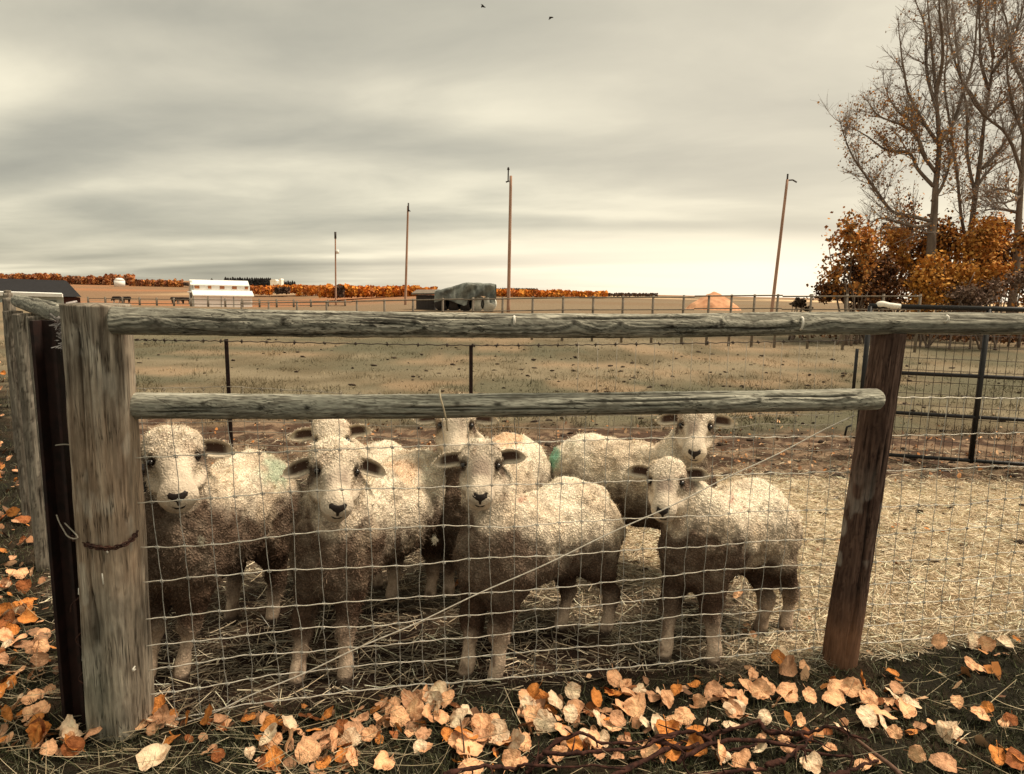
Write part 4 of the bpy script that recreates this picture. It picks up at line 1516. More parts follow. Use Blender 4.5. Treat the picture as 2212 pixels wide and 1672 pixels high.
# ------------------------------------------------------------------ fallen leaves
def leaf_mesh(seed):
    """a rounded poplar leaf, about 1 unit wide, with a stalk, gently cupped and creased"""
    r = np.random.default_rng(seed)
    n = 24
    V, C = [(0, 0.05, 0)], [1.0]
    fold, cup, tw_ = r.uniform(-.05, .30), r.uniform(-.35, .45), r.uniform(-.35, .35)
    wav = r.uniform(0, 6.28, 3)
    asp = r.uniform(0.82, 1.12)
    curl_ = r.uniform(0, 0.9) * (r.random() < .5)

    def zf(x, y):
        return fold * abs(x) + cup * (x * x + y * y) * 0.7 + tw_ * x * y * 1.3 + 0.07 * math.sin(8 * x + wav[0]) * math.sin(7 * y + wav[1]) + curl_ * max(0, x * math.cos(wav[2]) + y * math.sin(wav[2]) - .12) ** 2 * 2.2
    for ring in (0.55, 1.0):
        for i in range(n):
            a = 2 * math.pi * i / n - math.pi / 2
            rad = 0.47 * (1 + 0.06 * math.sin(3 * a + wav[2]) + 0.03 * r.normal() + (0.025 if i % 2 else -0.025))
            x, y = rad * math.cos(a) * asp, rad * math.sin(a)
            if math.sin(a) < -0.9:
                y *= 0.84                                    # notch at the stalk
            if math.sin(a) > 0.92:
                y *= 1.20                                    # short tip
            x, y = x * ring, y * ring
            V.append((x, y, zf(x, y)))
            C.append(1.0 if ring < 1 else 0.80)
    F = [(0, 1 + i, 1 + (i + 1) % n) for i in range(n)]
    F += [(1 + i, 1 + n + i, 1 + n + (i + 1) % n, 1 + (i + 1) % n) for i in range(n)]
    k = len(V)
    for t in range(4):                                       # stalk
        y = -0.36 - 0.11 * t
        for s in (-1, 1):
            V.append((s * 0.016 + 0.05 * t * t / 9, y, zf(0, -.36) + 0.02 * t))
            C.append(0.7)
    F += [(k + 2 * t, k + 2 * t + 1, k + 2 * t + 3, k + 2 * t + 2) for t in range(3)]
    return np.array(V), F, np.array(C)


LEAFCOL = {'peach': (0.90, 0.50, 0.27), 'pale': (0.90, 0.67, 0.45), 'orange': (0.66, 0.25, 0.06), 'brown': (0.32, 0.11, 0.036), 'tan': (0.64, 0.35, 0.195)}
leaf_meshes = {}
for cn, cc in LEAFCOL.items():
    leaf_meshes[cn] = []
    for v_ in range(9):
        V, F, C = leaf_mesh(500 + v_ + 13 * len(leaf_meshes))
        r_ = np.random.default_rng(900 + v_)
        n_ = fbm(V + v_ * 3.3, 3.0, 3, v_)
        col = np.array(cc) * (C * (0.78 + 0.5 * n_))[:, None]
        sp_ = sstep(.60, .70, fbm(V + v_ * 7.7, 6.0, 2, v_ + 5))
        col = mix3(col, np.array(cc) * [.42, .32, .25], sp_ * .8)
        b = MB()
        b.add(V, F, np.clip(col, .01, .9))
        leaf_meshes[cn].append(b.mesh('fallen_leaf', True))
        leaf_meshes[cn][-1].materials.append(M['leaf'])

LEAF_WORDS = {'peach': 'peach-coloured', 'pale': 'pale cream', 'orange': 'bright orange', 'brown': 'dark brown', 'tan': 'dull tan'}
rl = random.Random(77)
leaf_count = [0]


def put_leaf(x, y, size, cname, where, z=None, flat=0.35):
    me = rl.choice(leaf_meshes[cname])
    o = bpy.data.objects.new('fallen_leaf', me)
    COL.objects.link(o)
    s = size * rl.uniform(0.85, 1.15)
    # leaves lie leaning on the grass, most of them tipped towards the open lawn
    tx, ty = rl.gauss(0.38, flat), rl.gauss(0, flat)
    o.rotation_euler = (Matrix.Rotation(tx, 3, 'X') @ Matrix.Rotation(ty, 3, 'Y') @ Matrix.Rotation(rl.uniform(0, 6.28), 3, 'Z')).to_euler()
    o.scale = (s, s, s)
    lift = 0.30 * s * (abs(math.sin(tx)) + abs(math.sin(ty))) + 0.018
    o.location = (x, y, (gz1(x, y) if z is None else z) + lift)
    big = 'large ' if s > .075 else 'small ' if s < .056 else ''
    props(o, '%s%s fallen leaf %s' % (big, LEAF_WORDS[cname], where), 'leaf', 'fallen leaves %s' % where)
    leaf_count[0] += 1
    return o


# the drift of large leaves in front of the netting, read off the photograph
DRIFT = [(340, 1535, 1.2), (325, 1560, 1), (352, 1555, 1.1), (305, 1570, .7), (405, 1562, .9), (447, 1562, 1.1), (475, 1556, .7), (537, 1553, .9), (365, 1603, 1.25), (335, 1640, 1.4), (585, 1570, 1),
         (610, 1562, 1), (628, 1582, 1), (592, 1605, 1.1), (625, 1620, 1.2), (590, 1640, 1.2), (665, 1635, 1.2), (708, 1545, 1.1), (700, 1590, 1.2), (740, 1575, 1), (725, 1615, 1.1), (745, 1620, .9),
         (765, 1590, 1), (780, 1560, .9), (800, 1595, .9), (825, 1523, .8), (850, 1530, 1.2), (883, 1525, 1.1), (905, 1520, .9), (935, 1522, 1.2), (965, 1520, 1.1), (895, 1552, 1.2), (925, 1560, 1.1), (945, 1550, 1),
         (888, 1590, .9), (908, 1622, .9), (985, 1570, 1.1), (1010, 1545, 1), (1000, 1600, 1.3), (1010, 1625, 1.3), (1040, 1575, 1.2), (1050, 1600, 1.1), (1060, 1560, 1.1), (1075, 1590, 1.1), (1090, 1612, 1.1), (1110, 1620, 1.2), (1130, 1610, 1.1),
         (1020, 1660, 1.2), (1140, 1530, 1.1), (1150, 1555, 1.1), (1165, 1520, 1.2), (1175, 1575, 1.2), (1200, 1530, 1.2), (1200, 1560, 1.2), (1215, 1585, 1.1), (1235, 1500, 1.1), (1245, 1530, 1), (1230, 1555, .9), (1265, 1595, 1),
         (1285, 1520, 1), (1240, 1620, 1), (1280, 1610, .9), (1300, 1600, .9), (1325, 1470, 1.2), (1330, 1500, 1.3), (1350, 1480, 1), (1372, 1535, 1.4), (1390, 1560, .9), (1380, 1490, .9), (1410, 1500, 1), (1440, 1510, .9), (1460, 1490, .9),
         (1455, 1560, 1.2), (1440, 1580, 1.1), (1475, 1550, 1), (1500, 1480, .9), (1510, 1520, 1), (1535, 1565, 1), (1555, 1515, 1.2), (1575, 1500, 1.1), (1590, 1545, 1.2), (1610, 1480, 1), (1625, 1460, .9), (1640, 1500, 1.1), (1655, 1490, 1.1),
         (1600, 1520, 1.1), (1580, 1575, .9), (1690, 1420, 1.2), (1700, 1450, 1.4), (1735, 1440, .8), (1700, 1500, 1.1), (1745, 1505, 1), (1725, 1570, .9), (1810, 1480, 1.3), (1800, 1505, 1.3), (1840, 1490, 1.1), (1860, 1480, 1.2), (1875, 1505, 1.2),
         (1885, 1530, 1.2), (1870, 1555, 1.2), (1815, 1575, .9), (1840, 1470, .9), (1910, 1545, 1.1), (1930, 1500, 1), (1960, 1515, 1.4), (1955, 1535, 1.2), (1905, 1575, 1), (1925, 1450, .7), (1935, 1485, .9), (2025, 1400, 1), (2100, 1395, 1.1), (2095, 1440, 1.0),
         (2110, 1440, 1), (2130, 1405, .9), (2165, 1390, .9), (2130, 1535, 1), (2115, 1550, .9), (2040, 1585, 1.1), (2060, 1590, 1), (2150, 1640, 1.2), (2185, 1640, 1.3), (2195, 1655, 1.2), (2040, 1655, 1.4), (1890, 1640, .9), (1930, 1590, .8), (1690, 1600, .7),
         (1500, 1625, 1), (1450, 1635, 1), (1400, 1630, 1), (1330, 1640, .9), (1205, 1640, .9), (1560, 1640, 1), (1600, 1655, 1.1), (1640, 1630, .8), (1750, 1660, .9), (1790, 1620, .7), (1975, 1640, .9), (830, 1655, 1), (760, 1650, .9), (1105, 1655, 1.1),
         (700, 1655, .8), (540, 1625, .7), (470, 1635, .7), (2065, 1520, .8), (2180, 1560, .8), (2010, 1560, .7), (1700, 1625, .8), (1290, 1560, 1.0), (1330, 1560, .9), (1350, 1600, .9), (1500, 1585, .9), (1650, 1560, .9), (860, 1560, 1), (820, 1560, .8), (965, 1600, .9)]
def drift_place(px, py):
    if px > 1760:
        return 'right of the brown post' + (', near the bottom edge' if py > 1570 else '')
    a = ('by the corner post', 'below the second sheep', 'left of the upright twig', 'below the middle sheep', 'right of the middle sheep', 'below the small pale sheep')
    k = 0 if px < 500 else 1 if px < 800 else 2 if px < 970 else 3 if px < 1180 else 4 if px < 1400 else 5
    return a[k] + (', near the bottom edge' if py > 1585 else ', by the netting' if py < 1530 else '')


for (px, py, s) in DRIFT:
    g = gnd(px, py + 10)
    cn = rl.choices(['peach', 'pale', 'orange', 'brown', 'tan'], [5, 3, 2.2, .8, 1.4])[0]
    zone = drift_place(px, py)
    put_leaf(g[0], g[1], 0.065 * s * (0.9 + 0.1 * rl.random()), cn, zone, flat=0.42)
for k_ in range(36):
    px, py, s = DRIFT[(k_ * 37 + 11) % len(DRIFT)]
    if px < 500 or px > 1700:
        continue
    g = gnd(px + rl.uniform(-40, 40), py + 10 + rl.uniform(-14, 14))
    put_leaf(g[0], g[1], 0.066 * s, rl.choice(['peach', 'pale', 'tan', 'orange', 'peach']), drift_place(px, py), flat=0.45)
# the lawn left of the corner post
rr_ = np.random.default_rng(55)
n_left = 0
while n_left < 88:
    px, py = rr_.uniform(-30, 205), 760 + 880 * rr_.random() ** 0.9
    g = gnd(px, py)
    if side_of_left_fence(g[0], g[1]) > -0.07 and g[1] > 2.0:
        continue
    if px > 165 and py < 1590:
        continue
    cn = rl.choices(['peach', 'pale', 'orange', 'brown', 'tan'], [3, 2, 3, 1.5, 2])[0]
    put_leaf(g[0], g[1], 0.062 * rr_.uniform(.75, 1.25), cn, 'left of the corner post, ' + ('near the bottom edge' if py > 1480 else 'level with the chain' if py > 1050 else 'far back'), flat=0.45)
    n_left += 1
# a few leaves among the straw inside the pen
for (px, py, s) in ((1592, 1290, 1.2), (1612, 1355, .8), (1626, 1378, .8), (990, 1265, .8), (1455, 930, 1), (1060, 955, .8), (760, 1010, .8), (1620, 905, 1), (1680, 910, 1), (2000, 1150, .7), (1560, 975, .8)):
    g = gnd(px, py + 4)
    put_leaf(g[0], g[1], .05 * s, rl.choice(['orange', 'tan', 'peach']), 'on the straw inside the pen')


def make_litter():
    r = np.random.default_rng(141)
    V0, F0, C0 = leaf_mesh(3)
    xA, yA = scatter(24000, -7.5, 9, 2.0, 11, True, 142)
    out, straw, dirt, field, w, w2 = zones(xA, yA)
    left = side_of_left_fence(xA, yA) < -0.05
    k = r.random(len(xA)) < np.clip(0.6 * dirt * (1 - straw) + 0.20 * out * left * (yA > 3.0) + 0.05 * field * (yA < 9) + 0.08 * out + 0.03 * straw, 0, 1)
    x, y = xA[k], yA[k]
    N = len(x)
    base = np.array([(-.5, 0, 0), (0, -.5, .06), (.5, 0, 0), (.32, .42, .1), (-.32, .42, -.05)])
    s = r.uniform(0.012, 0.040, N) * np.where(out[k] > .5, 1.15, 0.9)
    a = r.random(N) * 6.28
    tx, ty = r.normal(0, .5, N), r.normal(0, .5, N)
    P = np.repeat(base[None], N, 0) * s[:, None, None]
    P[:, :, 2] += P[:, :, 0] * np.tan(np.clip(tx, -1, 1))[:, None] + P[:, :, 1] * np.tan(np.clip(ty, -1, 1))[:, None]
    ca, sa = np.cos(a)[:, None], np.sin(a)[:, None]
    X = P[:, :, 0] * ca - P[:, :, 1] * sa
    Y = P[:, :, 0] * sa + P[:, :, 1] * ca
    z = gz(x, y) + 0.008 + s * 0.35
    V = np.stack([X + x[:, None], Y + y[:, None], P[:, :, 2] + z[:, None]], -1).reshape(-1, 3)
    b5 = np.arange(N)[:, None] * 5
    T = np.concatenate([b5 + [0, 1, 2], b5 + [0, 2, 3], b5 + [0, 3, 4]])
    col = pick_col(N, [(0.50, 0.24, 0.10), (0.60, 0.38, 0.22), (0.42, 0.17, 0.05), (0.28, 0.14, 0.07), (0.22, 0.12, 0.07), (0.16, 0.085, 0.05)], r)
    o = link('leaf_litter', mesh_np('leaf_litter', V, T=T, col=np.repeat(np.clip(col, .02, .8), 5, 0), smooth=False), M['litter'])
    props(o, 'small scattered dead leaves farther back on grass and dirt', kind='stuff')


make_litter()


def make_drift():
    """the many half-buried leaves between the ones that lie on top"""
    r = np.random.default_rng(151)
    Vs, Fs, Cs, nb = [], [], [], 0
    cols = [LEAFCOL[k] for k in ('peach', 'tan', 'brown', 'orange', 'peach', 'tan')]
    shapes = [leaf_mesh(700 + i) for i in range(8)]
    spots = []
    for _ in range(330):
        px, py, s = DRIFT[r.integers(len(DRIFT))]
        if px > 1450 and r.random() < .6:
            continue
        g = gnd(px + r.normal() * 34, py + 8 + r.normal() * 14)
        spots.append((g[0], g[1], r.uniform(.026, .058)))
    nd = len(spots)
    while len(spots) < nd + 110:
        px, py = r.uniform(-60, 190), 760 + 880 * r.random() ** 1.3
        g = gnd(px, py)
        if side_of_left_fence(g[0], g[1]) < -0.06 and g[1] < 7:
            spots.append((g[0], g[1], r.uniform(.026, .06)))
    b = MB()
    for (x, y, s) in spots:
        V, F, C = shapes[r.integers(8)]
        R_ = np.array((Matrix.Rotation(r.normal() * .5, 3, 'X') @ Matrix.Rotation(r.normal() * .5, 3, 'Y') @ Matrix.Rotation(r.uniform(0, 6.28), 3, 'Z')))
        P = (V * s) @ R_.T + [x, y, gz1(x, y) + .010 + s * .12]
        cc = np.array(cols[r.integers(len(cols))]) * r.uniform(.45, 1.05)
        b.add(P, F, np.clip(cc * C[:, None], .01, .9))
    props(b.build('leaf_drift', M['leaf'], None, True), 'half-buried dead leaves under and between the larger fallen leaves', kind='stuff')


make_drift()

# ------------------------------------------------------------------ fallen branches in the foreground
deb = thing('fallen_branch', gnd(1450, 1640), 'tangle of dark reddish dead branches lying in the foreground grass', 'branch')
BR = [[(960, 1690), (1050, 1662), (1110, 1648), (1150, 1655), (1350, 1662)], [(1135, 1662), (1180, 1620), (1245, 1597), (1300, 1603), (1415, 1606)],
      [(1290, 1690), (1420, 1622), (1480, 1592), (1565, 1568), (1632, 1550)], [(1400, 1606), (1480, 1612), (1560, 1585), (1600, 1570), (1640, 1553)],
      [(1462, 1648), (1480, 1640), (1565, 1610), (1700, 1612), (1760, 1630), (1840, 1650)], [(1662, 1572), (1740, 1580), (1800, 1586), (1880, 1600)],
      [(1640, 1553), (1662, 1580), (1720, 1602), (1770, 1625)], [(1655, 1672), (1700, 1640), (1748, 1612)], [(1466, 1676), (1560, 1668), (1650, 1670)],
      [(1780, 1690), (1845, 1662), (1900, 1640)], [(1410, 1600), (1500, 1600), (1570, 1613), (1640, 1612)], [(1170, 1636), (1260, 1640), (1360, 1628), (1460, 1600)]]
rb = np.random.default_rng(66)
for br in BR:
    P = []
    for i, (px, py) in enumerate(br):
        g = gnd(px, py, 0.045)
        P.append(g + [0, 0, rb.uniform(-.012, .03)])
    P = bez(P, 26)
    P += (rb.normal(size=P.shape) * 0.0018)
    P += np.cumsum(rb.normal(size=P.shape) * .0016, 0)
    rad = lerp(0.0072, 0.0036, np.linspace(0, 1, 26)) * (1 + 0.35 * (rb.random(26) > .8) + .12 * rb.normal(size=26))
    for q_ in range(3):                                      # short side twigs
        j_ = rb.integers(3, 24)
        dv = unit(rb.normal(size=3) + [0, 0, .35]) * rb.uniform(.03, .09)
        MB().tube(bez([P[j_], P[j_] + dv * .55 + rb.normal(size=3) * .006, P[j_] + dv], 6), np.linspace(.0032, .0014, 6), 5).build('side_twig', M['branch'], deb, True)
    MB().tube(P, rad, 8).build('branch', M['branch'], deb, True)
tw1 = [gnd(1800, 1570, .03), gnd(1850, 1598, .04), gnd(1885, 1625, .045), gnd(1925, 1655, .04), gnd(1960, 1690, .03)]
props(MB().tube(bez(tw1, 20), np.linspace(.004, .0085, 20), 8).build('twig', M['twig'], None, True), 'light brown curved twig at the right end of the dark branches', 'twig')
g0 = gnd(1003, 1655)
tw2 = [g0, g0 + [-.004, .02, .05], g0 + [-.012, .03, .10], g0 + [-.018, .035, .135]]
props(MB().tube(bez(tw2, 14), np.linspace(.0035, .0018, 14), 6).build('twig', M['twig'], None, True), 'thin upright twig poking out of the leaf drift', 'twig')

# ------------------------------------------------------------------ the fence across the back of the pen
bf = thing('pasture_fence', (0, 5.6, 0), 'thin barbed and woven wire fence with steel posts behind the sheep', 'fence')
bpts = np.array([at(150, 722, 5.55), at(270, 733, 5.55), at(488, 737, 5.55), at(1017, 746, 5.5), at(1400, 743, 5.7), at(1860, 735, 6.0)])
bp = bez(bpts, 260)
wv = np.stack([np.zeros(260), np.zeros(260), 0.004 * np.sin(np.arange(260) * 1.9)], -1)
MB().tube(bp + wv, 0.0042, 5).build('barbed_wire', M['old_wire'], bf, True)
for i in range(6, 255, 6):
    p = bp[i]
    b = MB()
    for q in range(4):
        d = unit(rb.normal(size=3) * [0.35, 1, 1])
        b.tube([p - d * .018, p + d * .018], 0.0030, 4)
    th = np.linspace(0, 6 * math.pi, 19)
    b.tube(np.stack([p[0] + np.linspace(-.012, .012, 19), p[1] + .006 * np.cos(th), p[2] + .006 * np.sin(th)], -1), .0030, 4)
    b.build('barb', M['old_wire'], bf, True)


def back_y(x):
    return float(np.interp(x, bpts[:, 0], bpts[:, 1]))


xw = np.linspace(bpts[0, 0], 3.0, 160)
for k, z in enumerate((0.575, 0.49, 0.40, 0.30, 0.20, 0.08)):
    P = np.stack([xw, [back_y(x) + .01 for x in xw], z + 0.012 * np.sin(xw * 1.7 + k) + gz(xw, 0 * xw + 5.6)], -1)
    MB().tube(P, 0.0030, 5).build('wire', M['pale_wire'], bf, True)
for i, x in enumerate(np.arange(-4.4, 3.0, 0.165)):
    y = back_y(x) + .012
    z = gz1(x, y)
    top = 0.575 if x < 0.55 else 1.02 + 0.02 * x
    b = MB()
    b.tube([(x, y, z + .02), (x + .006, y, z + top * .5), (x, y, z + top)], 0.0024, 4)
    b.tube([(x - .014, y - .004, z + .575), (x, y - .008, z + .590), (x + .014, y - .004, z + .575), (x, y - .006, z + .562), (x - .014, y - .004, z + .575)], 0.0034, 4)
    b.build('stay_wire', M['pale_wire'], bf, True)
for n_, (px, py, Y) in enumerate(((488, 733, 5.57), (1017, 745, 5.52), (60, 728, 5.57))):
    t = at(px, py, Y)
    b = MB()
    xb = t[0] + 0.012
    b.add([], [])
    skew_box(b, (xb, Y, -.05), t, 0.030, 0.006)
    skew_box(b, (xb, Y + .018, -.05), t + [0, .018, 0], 0.007, 0.034)
    for z in np.arange(.1, t[2] - .03, .06):
        f = (z + .05) / (t[2] + .05)
        b.box((lerp(xb, t[0], f), Y - .006, z), (.010, .008, .018))
    b.build('steel_post', M['rust_steel'], bf)

# ------------------------------------------------------------------ black steel gate panel on the right
gt = thing('metal_gate', (3.15, 6.0, 0), 'black tubular steel gate panel with fine mesh on the right', 'gate')
gA, gB = np.array([3.17, 6.02]), np.array([5.75, 5.40])
gd = (gB - gA) / np.linalg.norm(gB - gA)


def gp(s, z):
    p = gA + gd * s
    return np.array([p[0], p[1], z])


LG = float(np.linalg.norm(gB - gA))
zt = 1.385
for z in (zt, 0.80, 0.44, 0.05):
    MB().tube([gp(-.01, z), gp(LG, z)], 0.021 if z == zt else 0.017, 12).build('bar', M['black_paint'], gt, True)
for s in (0.0, 0.93, 1.9, LG):
    MB().tube([gp(s, 0.03), gp(s, zt)], 0.021, 12).build('upright', M['black_paint'], gt, True)
MB().tube([gp(-0.075, 0.55), gp(-0.075, 1.0)], 0.014, 10).build('latch_bar', M['black_paint'], gt, True)
MB().tube([gp(-0.06, 0.30), gp(-0.10, 0.28), gp(-0.11, 0.20)], 0.010, 8).build('latch_bar', M['black_paint'], gt, True)
b = MB()
b.tube(bez([gp(0.05, zt + .004), gp(0.09, zt + .016), gp(0.15, zt + .006), gp(0.24, zt)], 14), np.array([.022, .026, .029, .030, .030, .030, .029, .028, .027, .026, .026, .025, .024, .023]), 12)
b.build('wrapping', M['white_plastic'], gt, True)['label'] = 'white plastic wrapped round the top bar'
for z in np.arange(0.10, 1.36, 0.105):
    MB().tube([gp(0, z) + [0, -.012, 0], gp(LG, z) + [0, -.012, 0]], 0.0026, 4).build('mesh_wire', M['old_wire'], gt)
for s in np.arange(0.08, LG, 0.068):
    MB().tube([gp(s, .06) + [0, -.016, 0], gp(s, zt) + [0, -.016, 0]], 0.0026, 4).build('mesh_wire', M['old_wire'], gt)
# a dark tub lying behind the leftmost sheep
tc = at(300, 938, 4.6)
b = MB()
a_ = np.linspace(0, 2 * math.pi, 25)[:-1]
prof = [(.20, 0.0), (.235, .10), (.25, .20), (.265, .205), (.262, .19), (.24, .19), (.225, .10), (.19, .02)]
Vt = [(tc[0] + rr * math.cos(q) * 1.1, tc[1] + rr * math.sin(q), gz1(tc[0], tc[1]) + h_) for rr, h_ in prof for q in a_]
Ft = [(i * 24 + j, i * 24 + (j + 1) % 24, (i + 1) * 24 + (j + 1) % 24, (i + 1) * 24 + j) for i in range(len(prof) - 1) for j in range(24)] + [tuple(7 * 24 + j for j in range(24))]
b.add(Vt, Ft)
props(b.build('feed_tub', M['tub'], None, True), 'dark rubber tub on the ground behind the leftmost sheep', 'tub')

# ------------------------------------------------------------------ farther back: pole-and-rail fence
rf = thing('rail_fence', (0, 20, 0), 'distant grey rail fence across the pasture just above the log rail', 'fence')
rp = [at(520, 655, 24), at(760, 652, 22), at(1000, 646, 20.5), at(1250, 643, 20), at(1500, 641, 19.5), at(1690, 639, 19), at(1990, 639, 18.5)]
rp = np.array(rp)
for dz, rad in ((0, .020), (-.36, .016)):
    for i in range(len(rp) - 1):
        MB().tube(bez([rp[i] + [0, 0, dz + .02 * math.sin(i * 2.1)], rp[i + 1] + [0, 0, dz + .02 * math.sin(i * 3.3)]], 6), rad, 7).build('rail', M['far_rail'], rf, True)
tot = np.linspace(0, len(rp) - 1, 24)
for t_ in tot:
    i = min(int(t_), len(rp) - 2)
    p = lerp(rp[i], rp[i + 1], t_ - i)
    MB().tube([(p[0], p[1] + .05, gz1(p[0], p[1]) - .1), (p[0], p[1] + .05, p[2] + .05)], [.040, .034], 8).build('post', M['far_rail'], rf, True)
# line of thin posts in front of the white barn
pf = thing('post_line', (-22, 60, 0), 'row of thin fence posts in front of the white barn', 'fence')
for i in range(16):
    px = 190 + i * 37
    p = at(px, 641 + (px - 190) * 0.012, 62)
    MB().tube([(p[0], p[1], gz1(p[0], p[1]) - .2), (p[0], p[1], p[2])], [.10, .085], 7).build('post', M['far_rail'], pf, True)
for dz in (-.15, -.55):
    MB().tube([at(190, 641, 62) + [0, 0, dz], at(470, 644.4, 62) + [0, 0, dz], at(745, 647.7, 62) + [0, 0, dz]], .035, 5).build('rail', M['far_rail'], pf, True)

# ------------------------------------------------------------------ utility poles
POLES = [('grey utility pole, shortest and leftmost, with a white fitting', 724, 501, 725, 93, 0.16), ('utility pole second from the left', 881, 445, 875, 62, 0.155),
         ('tall utility pole in the middle beside the tarpaulin stack', 1103, 380, 1098, 45.5, 0.17), ('leaning sunlit utility pole near the trees', 1700, 388, 1668, 45, 0.15)]
for n_, (lab, tx_, ty_, bx_, Y, rad) in enumerate(POLES):
    top = at(tx_, ty_, Y)
    bot = at(bx_, 655, Y)
    f = (0 - top[2]) / (bot[2] - top[2])
    base = top + (bot - top) * f
    base[2] = gz1(base[0], Y) - .3
    po = thing('utility_pole', (base[0], Y, 0), lab, 'utility pole', 'utility poles across the pasture')
    MB().tube(np.array([lerp(base, top, t) for t in np.linspace(0, 1, 12)]), np.linspace(rad * .76, rad * .55, 12), 10).build('shaft', M['pole'], po, True)
    s = Y / 1450
    if n_ == 2:
        MB().tube([top + [-.1, -.1, -.35], top + [-.32, -.1, -.42]], .05, 6).build('bracket', M['pole_dark'], po)
        MB().tube([top + [-.17, -.1, -.4], top + [-.17, -.1, .40]], .05, 6).build('pin', M['pole_dark'], po)
        MB().tube([top + [-.17, -.1, .36], top + [-.17, -.1, .52]], [.09, .05], 8).build('insulator', M['pole_dark'], po, True)
    elif n_ == 3:
        MB().tube([top + [0, 0, -.1], top + [.0, 0, .35]], .055, 6).build('pin', M['pole_dark'], po)
        MB().tube([top + [0, 0, -.05], top + [.35, 0, -.02], top + [.62, 0, -.16]], .05, 6).build('bracket', M['pole_dark'], po)
    elif n_ == 0:
        MB().tube([top + [.25, -.1, -2.4], top + [.30, -.1, -2.9]], [.20, .20], 10).build('transformer', M['white_paint'], po, True)
        MB().tube([top, top + [0, 0, -.9]], .15, 8).build('pin', M['pole_dark'], po, True)
    else:
        MB().tube([top + [.05, -.1, -.5], top + [0.05, -.1, .25]], .07, 6).build('pin', M['pole_dark'], po, True)
        MB().tube([top + [.08, -.12, -.35], top + [.22, -.12, -.5]], .05, 6).build('insulator', M['pole_dark'], po)


# ------------------------------------------------------------------ farm buildings
def prism(b, P, depth_vec):
    """extrude polygon P (list of 3-D points) along depth_vec"""
    P = [np.asarray(p, float) for p in P]
    n = len(P)
    V = P + [p + depth_vec for p in P]
    F = [tuple(reversed(range(n))), tuple(n + i for i in range(n))] + [(i, (i + 1) % n, n + (i + 1) % n, n + i) for i in range(n)]
    b.add(V, F)
    return b


def white_barn():
    Y = 130.0
    p0, p1 = at(425, 640, Y), at(541, 643, Y)
    x0, x1 = p0[0], p1[0]
    zg = gz1(x0, Y)
    sc = Y / 1450
    Lx = x1 - x0
    ht = thing('white_barn', ((x0 + x1) / 2, Y, zg), 'small white barn with a row of rust-stained roof openings', 'barn')
    D = 7.5
    top = at(425, 605.5, Y + 3)[2]
    e = at(425, 636, Y)[2]
    m0, m1 = at(425, 627, Y + 1.5)[2], at(425, 614, Y + 2.2)[2]
    # half-monitor section: wall, lower roof slope, clerestory strip, upper slope
    b = MB()
    b.box(((x0 + x1) / 2, Y + 0.15, (zg + e) / 2), (Lx, .3, e - zg + .2))
    b.build('wall', M['white_paint'], ht)
    b = MB()
    prism(b, [(x0, Y + .3, zg), (x0, Y + D, zg), (x0, Y + D, e), (x0, Y + D - 1.5, m0), (x0, Y + 3.6, top), (x0, Y + 2.6, top - .1), (x0, Y + 2.2, m1), (x0, Y + 1.9, m0), (x0, Y + .3, e)], np.array([-.3, 0, 0]))
    b.build('gable_wall', M['grey_paint'], ht)
    b = MB()
    prism(b, [(x0 - .2, Y - .35, e - .05), (x0 - .2, Y + 1.9, m0 + .05), (x0 - .2, Y + 1.9, m0 - .15), (x0 - .2, Y - .35, e - .25)], np.array([Lx + .5, 0, 0]))
    r1 = b.build('roof', M['white_paint'], ht)
    b = MB()
    b.box(((x0 + x1) / 2, Y - .38, e - .18), (Lx + .6, .06, .22))
    o = b.build('eave', M['trim'], r1)
    b = MB()
    b.box(((x0 + x1) / 2, Y + 1.98, (m0 + m1) / 2 - .1), (Lx - .2, .2, m1 - m0 + .2))
    b.build('clerestory', M['white_paint'], ht)
    b = MB()
    prism(b, [(x0 - .4, Y + 1.75, m1 - .05), (x0 - .4, Y + 3.5, top + .1), (x0 - .4, Y + D, e + .3), (x0 - .4, Y + D, e + .1), (x0 - .4, Y + 3.5, top - .1), (x0 - .4, Y + 1.75, m1 - .22)], np.array([Lx + .2, 0, 0]))
    b.build('roof', M['white_paint'], ht)
    for i in range(5):
        f = .07 + i * .215
        w = MB()
        w.box((lerp(x0, x1, f), Y + 1.86, lerp(m0, m1, .62)), (.85 if i not in (1, 4) else .6, .08, (m1 - m0) * .62))
        w.build('window', M['pane_rust'], ht)
    b = MB()
    b.box((x0 - .42, Y + 1.9, (zg + m0) / 2 - .2), (.1, 1.4, (m0 - zg) * .8))
    b.build('door', M['pole_dark'], ht)
    b = MB()
    b.box((x0 - .6, Y + 1.9, m0 - .3), (.7, 2.2, .16))
    b.build('door_canopy', M['white_paint'], ht)
    for px in (452, 478, 503):
        p = at(px, 645, Y)
        MB().box((p[0], Y - .03, (e + zg) / 2), (.12, .08, e - zg - .2)).build('wall_seam', M['trim'], ht)
    ht.rotation_euler = (0, 0, 0.52)


white_barn()


